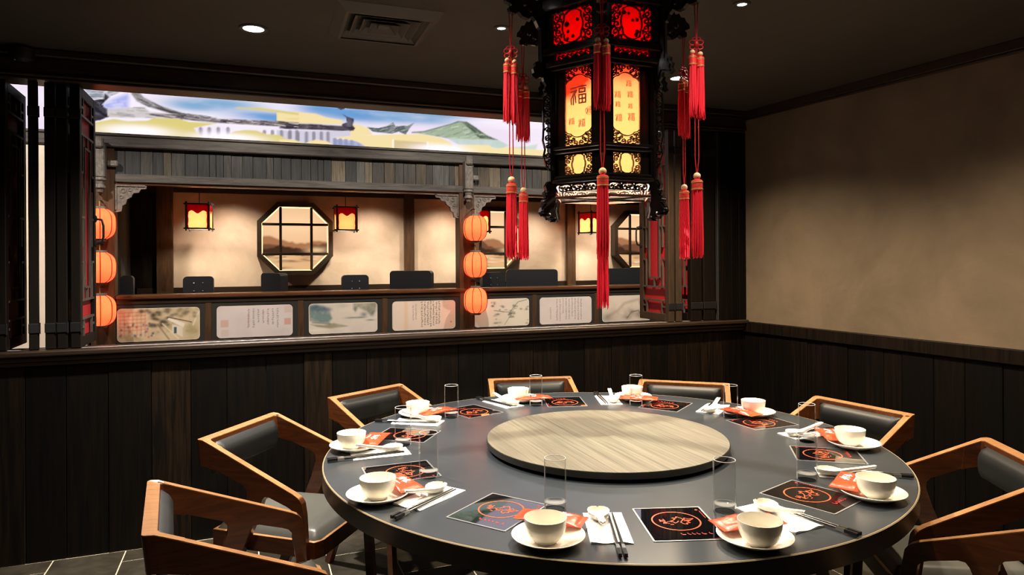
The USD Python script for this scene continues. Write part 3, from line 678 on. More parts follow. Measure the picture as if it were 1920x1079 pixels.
def art5(x0, x1):
    C = blank(x0, x1, (230, 222, 206)); L = x1 - x0; X = lambda u: x0 + u * L; Z = lambda v: 1.017 - v * .265; r = random.Random(5)
    C.blob(X(.17), Z(.36), .016, .016, (196, 78, 50), .95, 6)
    C.line([(X(.62), Z(.62)), (X(.70), Z(.35)), (X(.80), Z(.12)), (X(.96), Z(.05))], .007, (96, 96, 84), .004, .8); C.line([(X(.36), Z(.42)), (X(.55), Z(.48)), (X(.74), Z(.50))], .007, (80, 92, 84), .004, .8); C.line([(X(.55), Z(.95)), (X(.66), Z(.6)), (X(.74), Z(.3))], .006, (120, 116, 96), .004, .7)
    for _ in range(44):
        u, v = r.choice(((.50, .42), (.72, .30), (.70, .62), (.92, .85), (.33, .18), (.40, .82), (.97, .35))); C.blob(X(u + r.gauss(0, .05)), Z(v + r.gauss(0, .07)), r.uniform(.006, .02), r.uniform(.004, .010), r.choice(((84, 92, 88), (120, 126, 116), (60, 60, 58), (150, 146, 120))), .7)
    return C
def art7(x0, x1):
    C = blank(x0, x1, (228, 212, 196)); L = x1 - x0; X = lambda u: x0 + u * L; Z = lambda v: 1.017 - v * .265
    C.line([(X(.1), Z(.8)), (X(.3), Z(.6)), (X(.45), Z(.3)), (X(.75), Z(.15)), (X(.8), Z(.4)), (X(.95), Z(.5))], .012, (150, 132, 120), .02, .7)
    for u, v, a, b in ((.1, .85, .08, .05), (.5, .85, .06, .03), (.75, .75, .06, .04), (.6, .65, .04, .03), (.85, .85, .05, .03)): C.blob(X(u), Z(v), a, b, (132, 122, 112), .7)
    C.line([(X(.5), Z(.9)), (X(.6), Z(.65)), (X(.74), Z(.6)), (X(.8), Z(.8))], .010, (80, 76, 72), .006, .8); C.cloudy((170, 156, 144), 12, .4, .5, .75, 6)
    return C
pans = [(-2.150, -1.547), (-1.410, -.803), (-.660, -.061), (.083, .681), (.875, 1.443), (1.565, 2.140), (2.270, 2.850)]
art(*pans[0], art1(*pans[0]), 'printed panel of a busy old street scene, below the left booth', 'printed panels of the half wall')
C = blank(*pans[1], (214, 204, 206)); calligraphy(C, -1.18, -.905, .815, .985, 7, (120, 112, 116), .014, 3); calligraphy(C, -1.175, -1.150, .83, .95, 1, (190, 130, 116), .010, 4)
stamp(C, -1.352, .870, .062, (206, 160, 148), .7); stamp(C, -.842, .872, .055, (206, 150, 136), .8); stamp(C, -.84, .98, .06, (200, 180, 172), .6); stamp(C, -1.35, .79, .06, (206, 184, 178), .6)
art(*pans[1], C, 'printed calligraphy panel with pale red seals at both ends', 'printed panels of the half wall')
art(*pans[2], art3(*pans[2]), 'printed landscape panel with blue-green trees by water', 'printed panels of the half wall')
C = blank(*pans[3], (226, 208, 196)); C.shape(sbox(.19, .75, .225, 1.02), (222, 190, 160), .01, .7); C.shape(sbox(.54, .75, .70, 1.02), (240, 200, 176), .02, .6); calligraphy(C, .345, .540, .775, 1.012, 7, (52, 46, 46), .016, 13); calligraphy(C, .262, .315, .83, .985, 2, (128, 118, 114), .012, 14); stamp(C, .64, .815, .016, (214, 120, 90), .8)
art(*pans[3], C, 'printed panel of dense black calligraphy left of the centre pillar', 'printed panels of the half wall')
art(*pans[4], art5(*pans[4]), 'printed panel of ink blossoms with a red dot, right of the centre pillar', 'printed panels of the half wall')
C = blank(*pans[5], (222, 210, 206)); calligraphy(C, 1.735, 2.04, .772, 1.005, 9, (108, 102, 104), .012, 23); calligraphy(C, 1.670, 1.69, .80, .92, 1, (140, 132, 132), .010, 24)
art(*pans[5], C, 'printed panel of fine grey calligraphy below the tall red tassel', 'printed panels of the half wall')
art(*pans[6], art7(*pans[6]), 'printed panel of ink-wash hills beside the right-hand shutter', 'printed panels of the half wall')

# ------------------------------------------------------------------ booths: back wall, windows, chairs
BY = 5.60
bw = sthing('wall_booth_back')
obj('plaster', box(-2.2, 5.0, BY, BY + .10, 0, 2.30, .002), 'plaster_far', bw, smooth=False)
obj('base_board', box(-2.2, 5.0, BY - .02, BY, .0, 1.138, .003), 'beam_brown', bw)
obj('head_board', box(-2.2, 5.0, BY - .03, BY, 2.105, 2.30, .003), 'beam_brown', bw)
for x0, x1 in ((-2.02, -1.868), (.489, .60), (2.518, 2.632), (4.4, 4.5)):
    obj('post', box(x0, x1, BY - .06, BY + .0, 0, 2.30, .004), 'post_brown', bw)
planks(bw, -2.262, -2.02, 1.138, 2.105, lambda a, b, z0, z1, d: box(a, b, BY - d, BY + .002, z0, z1, .003), (.08, .13), .016, PLANK[2:], seed=33)
bs = sthing('wall_booth_side')
obj('backing', box(-2.34, -2.26, FY + .12, BY, 0, 2.30, .002), 'dark_paint', bs, smooth=False)
planks(bs, FY + .14, BY - .06, 0, 2.24, lambda a, b, z0, z1, d: box(-2.262, -2.26 + d, a, b, z0, z1, .003), (.14, .22), .016, PLANK[2:] + ['weathered_5', 'weathered_3'], seed=31)
struct('ceiling_booth', box(-2.34, 5.0, FY + .12, BY + .1, 2.26, 2.32, .002), 'dark_paint', smooth=False)

def octagon(x, z, r, cut=.48):
    """Octagon of half width r with bevelled corners: cut is the half length of its flat sides."""
    k = r * cut
    return Polygon([(x - k, z - r), (x + k, z - r), (x + r, z - k), (x + r, z + k), (x + k, z + r), (x - k, z + r), (x - r, z + k), (x - r, z - k)])
def oct_window(n, x, seed, label):
    z, y, R = 1.638, BY, .385
    t = sthing(n, label)
    C = Canvas(x - .36, x + .36, z - .36, z + .36, 96, 96, (222, 176, 132)); r = random.Random(seed)
    C.blob(x, z + .15, .4, .15, (240, 200, 156), .8)
    def hills(base, amp, c, soft, f, ph):
        xs = np.linspace(x - .37, x + .37, 40); zs_ = z + base + amp * (meshkit.fbm(np.stack([xs * f + ph, xs * 0, xs * 0], -1), 4, seed) - .5) * 2
        C.poly(list(zip(xs, zs_)) + [(x + .37, z - .4), (x - .37, z - .4)], c, soft, 1, .0)
    hills(-.02, .10, (160, 108, 74), .012, 4, 1.0); hills(-.055, .09, (108, 70, 48), .01, 5, 4.0); hills(-.11, .06, (62, 40, 28), .01, 7, 9.0)
    C.blob(x + .22, z - .12, .10, .03, (240, 200, 150), .8); hills(-.175, .03, (214, 168, 120), .008, 6, 2.0)
    for _ in range(26): C.blob(x + r.uniform(-.33, .33), z - r.uniform(.19, .34), r.uniform(.02, .08), .010, r.choice(((110, 80, 60), (150, 116, 90), (240, 210, 176))), .6)
    g, c = C.mesh(y - .012, octagon(x, z, .352)); obj('picture', g, 'oct_print', t, smooth=False, col=c)
    ring = octagon(x, z, R).difference(octagon(x, z, R - .045))
    obj('frame', upright(ring, .11, y - .112), 'beam_brown', t, smooth=False)
    strip = octagon(x, z, R - .0455).difference(octagon(x, z, R - .056))
    obj('light_strip', upright(strip, .014, y - .040), 'strip_warm', t, smooth=False)
    q = R - .05
    for d in (-.152, .162):
        obj('muntin', box(x + d - .013, x + d + .013, y - .098, y - .072, z - q, z + q, .002), 'beam_brown', t)
        obj('muntin', box(x - q, x + q, y - .100, y - .070, z - d - .013, z - d + .013, .002), 'beam_brown', t)
    return t
oct_window('window_1', -.690, 4, 'octagonal lattice window with lit ink landscape in the left booth')
oct_window('window_2', 1.530, 8, 'octagonal lattice window half hidden by the centre pillar lanterns')
oct_window('window_3', 3.540, 12, 'octagonal lattice window beside the right-hand shutter')

# square lanterns hung in the booths
def square_lantern(x, y, label, rot=0.0, w=.20, h=.235, zc=1.835):
    t = thing('square_lantern', label, 'lantern', (x, y, zc), rot, 'red square lanterns in the booths')
    a = w / 2; s = .008; e = .022
    bars = []
    for i in (-1, 1):
        for j in (-1, 1): obj('corner_post', cbox((i * a, j * a, 0), (2 * s, 2 * s, h + 2 * e), .002), 'iron', t)
    for k in (-1, 1):
        for i in (-1, 1): bars += [cbox((0, i * a, k * h / 2), (w + 2 * e, 1.7 * s, 1.7 * s), .002), cbox((i * a, 0, k * h / 2), (1.7 * s, w + 2 * e, 1.7 * s), .002)]
    obj('bottom_frame', cat(bars[:4]), 'iron', t); obj('top_frame', cat(bars[4:]), 'iron', t)
    for i in range(4):
        c_, s_ = math.cos(i * PI / 2), math.sin(i * PI / 2)
        m = box(-a + s, a - s, -a - .001, -a + .001, -h / 2, h / 2, .0003); obj('paper_panel', moved(m, (0, 0, 0), i * PI / 2), 'lantern_paper', t, smooth=False)
        sh = Polygon([(-a + s, h / 2)] + [(u, h / 2 - .078 - .014 * math.cos(u * 60)) for u in np.linspace(-a + s, a - s, 20)] + [(a - s, h / 2)])
        side = [Polygon([(q * (a - s), -h / 2), (q * (a - s), h / 2)] + [(q * (a - s - .008 - .005 * abs(math.sin(v * 40))), v) for v in np.linspace(h / 2, -h / 2, 18)]) for q in (-1, 1)]
        obj('red_valance', moved(upright(unary_union([sh] + [p.buffer(0) for p in side]), .0012, -a - .0032), (0, 0, 0), i * PI / 2), 'lantern_red', t, smooth=False)
    top = 2.255 - zc
    obj('cord', tube([(0, 0, h / 2), (0, 0, top)], .004, 6), 'iron', t); obj('canopy', lathe([(0, top - .012), (.03, top - .008), (.03, top), (0, top)], 20), 'iron', t)
    obj('top_board', cbox((0, 0, h / 2), (w, w, .008), .002), 'iron', t)
    lamp(str(t.GetPath()) + '/bulb', (0, 0, -.050), 22, (1, .88, .66), .028)
square_lantern(-1.600, 5.15, 'red square lantern at the left end of the left booth', -.10)
square_lantern(-.215, 5.15, 'red square lantern right of the left octagonal window')
square_lantern(1.230, 5.15, 'red square lantern half hidden behind the centre pillar lanterns', .05)
square_lantern(2.640, 5.15, 'red square lantern seen just left of the longest tassel', .35)

# round lanterns strung on the pillars
def round_lantern(x, z, label, group):
    t = thing('round_lantern', label, 'lantern', (x, FY - .15, z), 0, group)
    R, H = .111, .240
    th = np.linspace(-1, 1, 19); prof = [(R * max(1 - abs(k) ** 3.0, 0) ** .42 * .95 + .005, k * H / 2) for k in th]
    prof = [(.045, -H / 2)] + [(max(r_, .045), z_) for r_, z_ in prof[1:-1]] + [(.045, H / 2)]
    obj('silk_shade', lathe([(0, -H / 2)] + prof + [(0, H / 2)], 40), 'lantern_orange', t)
    for k in range(8):
        a = k * PI / 4 + .2; obj('rib', tube([((r_ + .001) * math.cos(a), (r_ + .001) * math.sin(a), z_) for r_, z_ in prof], .0034, 6), 'lantern_rib', t)
    for s_ in (-1, 1): obj('collar', lathe([(0, s_ * (H / 2 + .016)), (.047, s_ * (H / 2 + .016)), (.050, s_ * (H / 2)), (.047, s_ * (H / 2 - .006)), (0, s_ * (H / 2 - .006))], 24), 'carved_grey', t)
    obj('cord', tube([(0, 0, H / 2 + .01), (0, 0, H / 2 + .060)], .004, 6), 'gold_thread', t)
    obj('hook', tube([(0, .0, H / 2 + .058), (0, .06, H / 2 + .066), (0, .13, H / 2 + .060)], .005, 6), 'iron', t)
    lamp(str(t.GetPath()) + '/bulb', (0, 0, .02), 1.25, (1, .84, .6), .02)
for x, gname, w1 in ((-2.247, 'round orange lanterns on the left pillar', 'left pillar, beside the shutter'), (.842, 'round orange lanterns on the centre pillar', 'centre pillar')):
    for z, w0 in ((1.700, 'top'), (1.357, 'middle'), (1.020, 'bottom')):
        round_lantern(x, z, f'orange ribbed silk lantern, {w0} one of three on the {w1}', gname)

# chairs whose backs show above the half wall
def booth_chair(x, y, rot, w, label, top=1.27, fabric='far_fabric', studs=True):
    t = thing('booth_chair', label, 'chair', (x, y, 0), rot, 'dark booth chairs behind the half wall')
    a = w / 2
    P = rrect(-a, a, .42, top, .035)
    obj('backrest', upright(P, .09, -.045), 'far_leather', t); obj('back_panel', upright(rrect(-a + .02, a - .02, .45, top - .02, .03), .012, .045), fabric, t)
    obj('seat', box(-a, a, .03, .46, .38, .48, .02), 'far_leather', t)
    for s_ in (-1, 1):
        obj('armrest', cat(box(s_ * a - .03, s_ * a + .03, .0, .42, .48, .66, .02)), fabric, t)
        for y_ in (-.02, .40): obj('leg', box(s_ * (a - .03) - .018, s_ * (a - .03) + .018, y_ - .018, y_ + .018, 0, .40, .004), 'iron', t)
    if studs: [obj('stud', sphere((sx * .036, -.048, z_), .007, 1), 'steel_stud', t) for sx in (-1, 1) for z_ in (top - .06, top - .13)]
    return t
booth_chair(-1.577, 4.62, 0, .25, 'dark chair back with four studs below the leftmost square lantern', 1.268)
booth_chair(-.930, 4.80, -.9, .27, 'dark chair back seen at an angle below the left octagonal window', 1.287, studs=False)
booth_chair(-.198, 4.62, 0, .25, 'dark studded chair back right of the left octagonal window', 1.263)
booth_chair(.400, 4.80, -.55, .44, 'wide dark seat back in front of the brown booth post', 1.295, studs=False)
booth_chair(1.212, 4.62, 0, .25, 'dark studded chair back just right of the centre pillar', 1.272)
booth_chair(1.730, 4.80, -.30, .56, 'widest dark seat back, right of the centre pillar lanterns', 1.296, studs=False)
booth_chair(2.830, 4.75, -.1, .52, 'dark seat back half hidden by the right-hand shutter', 1.298, studs=False)
booth_chair(-2.140, 4.62, 0, .10, 'dark chair back beside the left pillar lanterns', 1.283, studs=False)

# ================================================================== THE TABLE
T = .75; TR = .95
tb = thing('round_table', 'large round charcoal banquet table with ten inset cooktops', 'table', (0, 0, 0))
obj('tabletop', lathe([(0, T - .050), (TR - .006, T - .050), (TR, T - .046), (TR, T - .008), (TR - .004, T - .003), (TR - .004, T), (0, T)], 160), 'table_top_dark', tb)
obj('edge_band', lathe([(TR - .012, T - .0505), (TR + .0015, T - .0505), (TR + .0015, T - .004), (TR - .0005, T - .0035), (TR - .012, T - .005), (TR - .012, T - .0505)], 160), 'table_edge', tb)
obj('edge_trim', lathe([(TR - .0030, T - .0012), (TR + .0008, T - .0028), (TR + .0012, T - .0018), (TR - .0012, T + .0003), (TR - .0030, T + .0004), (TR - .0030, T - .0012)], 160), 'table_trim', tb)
obj('pedestal', lathe([(0, .02), (.24, .02), (.22, .06), (.20, .10), (.20, .64), (.30, .70), (0, .70)], 48), 'table_base', tb)
obj('foot_plate', lathe([(0, 0), (.40, 0), (.40, .015), (.38, .022), (0, .022)], 64), 'table_base', tb)
ls = thing('lazy_susan', 'round turntable of pale striped wood laminate at the middle of the table', 'lazy susan', (0, -.012, T + .0003), 0)
obj('disc', lathe([(0, .008), (.395, .008), (.411, .012), (.413, .020), (.413, .030), (.412, .032), (0, .032)], 128), 'susan_laminate', ls)
obj('edge', lathe([(.40, .0075), (.4135, .0115), (.4145, .016), (.4145, .028), (.4135, .0305), (.405, .026), (.40, .0075)], 128), 'susan_edge', ls)
obj('bearing', lathe([(0, .0), (.15, .0), (.15, .009), (0, .009)], 48), 'table_base', ls)

PLACE = {1: 'at the place nearest the camera, left of the front', 2: 'at the place nearest the camera, right of the front', 3: 'at the front right place', 4: 'at the middle right place', 5: 'at the back right place',
         6: 'at the far place right of centre', 7: 'at the far place left of centre', 8: 'at the back left place', 9: 'at the middle left place', 10: 'at the front left place'}
BASE = -103.5
def seat_frame(i):
    a = math.radians(BASE + 36 * (i - 1)); c, s = math.cos(a), math.sin(a)
    return a, (lambda r, t: (c * r - s * t, s * r + c * t))

# ---- cooktop: x towards the diner, y to the diner's right is -y ... (x radial outwards, y counter-clockwise)
def glyph(cx, cy, s, seed, n=7):
    """A small brush character as strokes."""
    r = random.Random(seed); L = []
    for k in range(n):
        if k % 3 == 0: a = [(cx - s * r.uniform(.3, .5), cy + s * r.uniform(-.4, .4)), (cx + s * r.uniform(.3, .5), cy + s * r.uniform(-.4, .45))]
        elif k % 3 == 1: x = cx + s * r.uniform(-.35, .35); a = [(x, cy + s * r.uniform(.2, .5)), (x + s * r.uniform(-.15, .15), cy - s * r.uniform(.2, .5))]
        else: x, y = cx + s * r.uniform(-.3, .3), cy + s * r.uniform(-.3, .3); a = [(x, y), (x + s * r.choice((-.25, .25)), y - s * .25)]
        L.append(LineString(a).buffer(s * .055, quad_segs=2))
    return unary_union(L)

def petal(pts, w): return LineString(pts).buffer(w / 2, quad_segs=3)
def cooktop_print():
    """The printed emblem: ring, open flower, two brush characters; (u, v) with u to the diner's right and v away from the diner."""
    ring = Point(0, 0).buffer(.0605, quad_segs=24).difference(Point(0, 0).buffer(.0565, quad_segs=24))
    fl = []
    S = .001
    # five-lobed blossom in outline, its petals swept by an S-shaped centre line
    up = [(-14, 2), (-8, 9), (-13, 15), (-4, 14), (-2, 22), (4, 15), (8, 9), (7, 2), (3, -3)]
    le = [(-14, 2), (-24, -4), (-16, -7), (-14, -14), (-8, -9), (-4, -3)]
    dn = [(3, -3), (-1, -10), (3, -19), (10, -22), (10, -15), (18, -14), (14, -6), (22, -2), (8, -3)]
    rt = [(10, 3), (13, 13), (19, 8), (31, 8), (24, 2), (12, 1)]
    for q in (up, le, dn, rt): fl.append(petal([(a * S, b * S) for a, b in q], .0024))
    flower = affinity.translate(affinity.scale(unary_union(fl), 1.16, 1.16, origin=(0, 0)), .010, .002)
    ch = unary_union([glyph(-.0345, .006, .017, 4, 8), glyph(-.028, -.010, .016, 9, 8), sbox(-.020, -.0235, -.012, -.0205)])
    return ring, flower, ch
ring, flower, ch = cooktop_print()
def lay(shape, z, depth=.0003):
    """(u, v) print to the cooktop's own axes: x = -v (towards the diner), y = u; seen from above u must run to the diner's right, which is -y."""
    m = extrude(shape, depth); P = m.vertices.copy()
    v = np.stack([-P[:, 1], P[:, 0], P[:, 2] + z], 1); t = trimesh.Trimesh(v, m.faces, process=False)
    return t
CA, CB = .178, .211
SIGN = 1
ck0 = thing('induction_cooktop', None, 'cooktop', (0, 0, 0))
rim = rrect(-CB / 2, CB / 2, -CA / 2, CA / 2, .004).difference(rrect(-CB / 2 + .0046, CB / 2 - .0046, -CA / 2 + .0046, CA / 2 - .0046, .003))
obj('steel_rim', extrude(rim, .0016), 'hob_rim', ck0, smooth=False)
obj('glass_plate', extrude(rrect(-CB / 2 + .0046, CB / 2 - .0046, -CA / 2 + .0046, CA / 2 - .0046, .003), .0011), 'hob_glass', ck0, smooth=False)
obj('emblem_ring', lay(affinity.translate(ring, 0, .014), .00112), 'hob_print', ck0, smooth=False)
obj('emblem_flower', lay(affinity.translate(flower, 0, .014), .00112), 'hob_print', ck0, smooth=False)
obj('emblem_lettering', lay(affinity.translate(ch, 0, .014), .00112), 'hob_print', ck0, smooth=False)
icons = []
r_ = random.Random(8)
for k, (u, s) in enumerate(((-.006, .011), (.008, .007), (.019, .007), (.030, .007), (.044, .010), (.060, .007))):
    icons += [affinity.scale(Point(u, -.070).buffer(s * .42), 1.0, .6), LineString([(u - s * .45, -.066), (u - s * .55, -.0615)]).buffer(.0010), LineString([(u - s * .45, -.067), (u + s * .1, -.071)]).buffer(.0012)]
icons = unary_union(icons)
obj('touch_icons', lay(icons, .00112), 'hob_icon', ck0, smooth=False)
side = unary_union([Point(.073, .083).buffer(.0040)] + [sbox(.0775, .072 - .0055 * k, .0800, .0755 - .0055 * k) for k in range(9)])
obj('side_print', lay(side, .00112), 'hob_icon', ck0, smooth=False)

# ---- crockery
pl0 = None
def plate_mesh():
    return lathe([(0, .003), (.040, .003), (.042, .0), (.050, .0), (.053, .004), (.066, .009), (.080, .016), (.0845, .019), (.0850, .0205), (.0835, .0215), (.079, .0195), (.066, .013), (.054, .0085), (.046, .0068), (0, .0062)], 72)
def bowl_mesh():
    return lathe([(0, .004), (.019, .004), (.020, .0), (.0235, .0), (.0242, .0035), (.031, .0065), (.0385, .0135), (.0438, .0235), (.0468, .0350), (.0482, .0460), (.0488, .0540), (.0486, .0555), (.0474, .0558), (.0466, .0540), (.0456, .0440), (.0440, .0340), (.0408, .0245), (.035, .0155), (.026, .0090), (0, .007)], 72)
def glass_wall_mesh():
    R, H = .0285, .132
    return lathe([(R - .0022, .021), (R, .021), (R, H - .002), (R - .0010, H - .0008), (R - .0022, H - .002), (R - .0022, .021)], 64)
def glass_base_mesh():
    R = .0285
    return lathe([(0, 0), (R - .003, .0), (R - .001, .001), (R, .004), (R, .0207), (R - .0026, .0207), (R - .007, .0182), (.012, .0168), (0, .0163)], 64)
def spoon_mesh():
    """A soup spoon of porcelain: deep flat-bottomed bowl and a channelled handle. Bowl at x = 0, handle along +x."""
    outer = []; secs = []
    for x, w, zb, zt in ((-.028, .004, .012, .016), (-.024, .013, .004, .0165), (-.014, .0200, .0005, .017), (.0, .0225, 0, .017), (.014, .0205, .0, .0165), (.026, .0135, .002, .0160), (.034, .0085, .005, .0165), (.05, .0070, .010, .020), (.075, .0070, .017, .0255), (.10, .0075, .024, .0315), (.112, .0065, .0275, .034), (.116, .003, .030, .0345)):
        secs.append((x, w, zb, zt))
    n = 14; V = []; F = []
    for x, w, zb, zt in secs:
        # open U section: outer arc from left rim to right rim, back along the inner arc
        th = np.linspace(PI, 2 * PI, n); t_ = min(.0022, w * .4)
        o = [(x, w * math.cos(a), zt + (zt - zb) * math.sin(a)) for a in th]
        inn = [(x, (w - t_) * math.cos(a), zt + (zt - zb - min(.0022, (zt - zb) * .5)) * math.sin(a)) for a in th[::-1]]
        V += o + inn
    m = 2 * n
    for i in range(len(secs) - 1):
        for k in range(m):
            l = (k + 1) % m; F += [(i * m + k, i * m + l, (i + 1) * m + l), (i * m + k, (i + 1) * m + l, (i + 1) * m + k)]
    for i in (0, len(secs) - 1):
        for k in range(n - 1):
            a, b, c, d = i * m + k, i * m + k + 1, i * m + m - 2 - k, i * m + m - 1 - k
            F += [(a, d, c), (a, c, b)] if i == 0 else [(a, b, c), (a, c, d)]
    t = trimesh.Trimesh(np.array(V), F, process=False); t.fix_normals(); return t
def chopstick_parts(t):
    L = .252
    # along x: tip at 0, thick square butt end at L
    def seg(x0, x1, h0, h1): return hull([(x, sy * h, .0042 + sz * h) for x, h in ((x0, h0), (x1, h1)) for sy in (-1, 1) for sz in (-1, 1)])
    obj('shaft', tube([(0, 0, .0034), (.07, 0, .0038), (.20, 0, .0042)], [.0018, .0026, .0036], 10), 'chopstick_black', t)
    obj('steel_band', seg(.199, .221, .0036, .0038), 'chopstick_steel', t)
    obj('butt', seg(.220, L, .0038, .0041), 'chopstick_black', t)
def napkin_mesh(seed):
    """A folded paper napkin, four thin leaves with slightly curling edges, .19 x .098."""
    ms = []; r = random.Random(seed)
    for k in range(3):
        nx, ny = 20, 12; X, Y = np.meshgrid(np.linspace(-.095, .095, nx), np.linspace(-.049, .049, ny), indexing='ij')
        off = r.uniform(-.0015, .0015)
        Z = .0006 + .0009 * k + .0020 * k * np.clip((X - .085) / .012, 0, 1) * (.4 + .6 * np.sin(Y * 90 + k + seed)) + .0004 * np.sin(X * 40 + Y * 60 + seed)
        V = np.stack([X + off, Y + off * .6, Z], -1).reshape(-1, 3); n = len(V)
        i = np.arange(nx * ny).reshape(nx, ny); q = np.stack([i[:-1, :-1], i[1:, :-1], i[1:, 1:], i[:-1, 1:]], -1).reshape(-1, 4)
        f = np.vstack([q[:, [0, 1, 2]], q[:, [0, 2, 3]]]); V2 = V - (0, 0, .0007)
        ed = np.concatenate([i[:, 0], i[-1, 1:], i[::-1, -1][1:], i[0, ::-1][1:]])
        sf = [(ed[j], ed[j] + n, ed[(j + 1) % len(ed)]) for j in range(len(ed))] + [(ed[(j + 1) % len(ed)], ed[j] + n, ed[(j + 1) % len(ed)] + n) for j in range(len(ed))]
        t = trimesh.Trimesh(np.vstack([V, V2]), np.vstack([f, f[:, ::-1] + n, sf]), process=False); t.fix_normals(); ms.append(t)
    return cat(ms)
def packet_parts(t, seed):
    """A sealed wet-wipe packet: puffed pouch with flat crimped ends, .165 x .075, white lettering on the upper face."""
    nx, ny = 44, 20; X, Y = np.meshgrid(np.linspace(-.084, .084, nx), np.linspace(-.036, .036, ny), indexing='ij')
    u = np.clip((.072 - np.abs(X)) / .05, 0, 1); v = np.clip((.036 - np.abs(Y)) / .020, 0, 1)
    puff = .0078 * (u * (2 - u)) ** .7 * (v * (2 - v)) ** .6
    wr = meshkit.fbm(np.stack([X * 34 + seed, Y * 60, X * 0 + seed], -1), 3, seed) - .5
    cr = np.where(np.abs(X) > .072, .0006 * np.sin(np.abs(X) * 3200), 0)
    top = .0068 + puff + wr * .0085 * (u * .8 + .2) + cr; bot = .0052 - puff * .7 + cr * .5
    i = np.arange(nx * ny).reshape(nx, ny); q = np.stack([i[:-1, :-1], i[1:, :-1], i[1:, 1:], i[:-1, 1:]], -1).reshape(-1, 4)
    f = np.vstack([q[:, [0, 1, 2]], q[:, [0, 2, 3]]]); n = nx * ny
    Xr = X + np.where(np.abs(X) > .083, .0, 0)
    ed = np.concatenate([i[:, 0], i[-1, 1:], i[::-1, -1][1:], i[0, ::-1][1:]])
    sf = [(ed[j], ed[j] + n, ed[(j + 1) % len(ed)]) for j in range(len(ed))] + [(ed[(j + 1) % len(ed)], ed[j] + n, ed[(j + 1) % len(ed)] + n) for j in range(len(ed))]
    m = trimesh.Trimesh(np.vstack([np.stack([Xr, Y, top], -1).reshape(-1, 3), np.stack([Xr, Y, bot], -1).reshape(-1, 3)]), np.vstack([f, f[:, ::-1] + n, sf]), process=False); m.fix_normals()
    obj('pouch', m, 'packet_red', t, smooth=50)
    g = unary_union([affinity.scale(glyph(-.005, .010, .028, 31, 9), 1, 1), affinity.scale(glyph(.024, .006, .024, 33, 9), 1, 1)] + [sbox(-.024 + .010 * k, -.020 + .002 * (k % 2), -.017 + .010 * k, -.014) for k in range(6)])
    ms = []
    m = extrude(g.segmentize(.004), .0006); P = m.vertices.copy()
    from scipy.interpolate import RegularGridInterpolator
    P[:, 2] += RegularGridInterpolator((np.linspace(-.084, .084, nx), np.linspace(-.036, .036, ny)), top)(P[:, :2]) + .0002
    obj('lettering', trimesh.Trimesh(P, m.faces, process=False), 'packet_print', t, smooth=False)

# measured places (radial, counter-clockwise) in each seat's frame
PLATE = {1: (.792, -.345), 2: (.768, -.411), 3: (.740, -.420), 4: (.742, -.412), 5: (.705, -.388), 6: (.734, -.336), 7: (.738, -.305), 8: (.778, -.312), 9: (.798, -.330), 10: (.802, -.345)}
BOWL = {1: (.807, -.354), 2: (.790, -.430), 3: (.741, -.446), 4: (.730, -.408), 5: (.701, -.386), 6: (.712, -.325), 7: (.722, -.280), 8: (.777, -.292), 9: (.812, -.315), 10: (.812, -.337)}
GLASS = {1: (.588, -.289), 2: (.620, -.281), 3: (.603, -.290), 4: (.660, -.289), 5: (.618, -.311), 6: (.612, -.311), 7: (.620, -.291), 8: (.640, -.316), 9: (.633, -.309), 10: (.580, -.335)}
NAP = {1: (.731, -.190, -8), 2: (.735, -.224, -17), 3: (.745, -.222, -5), 4: (.745, -.216, -4), 5: (.752, -.212, -2), 6: (.731, -.217, -6), 7: (.752, -.211, -8), 8: (.748, -.204, -2), 9: (.734, -.233, -5), 10: (.727, -.227, -6)}
CHOP = {1: ((.654, -.161), (.919, -.204)), 2: ((.675, -.165), (.930, -.213)), 3: ((.659, -.205), (.913, -.229)), 4: ((.672, -.196), (.925, -.220)), 5: ((.659, -.188), (.911, -.198)), 6: ((.638, -.185), (.903, -.200)), 7: ((.663, -.181), (.923, -.201)), 8: ((.667, -.188), (.927, -.186)), 9: ((.660, -.205), (.918, -.218)), 10: ((.653, -.196), (.913, -.212))}
PACK = {1: (.709, -.323, 61), 2: (.726, -.364, 62), 3: (.698, -.362, 64), 4: (.742, -.322, 56), 5: (.640, -.345, 62), 6: (.650, -.335, 68), 7: (.672, -.320, 62), 8: (.704, -.318, 58), 9: (.727, -.348, 60), 10: (.719, -.333, 62)}
pl0 = bo0 = gl0 = sp0 = None
pks, nps = {}, {}
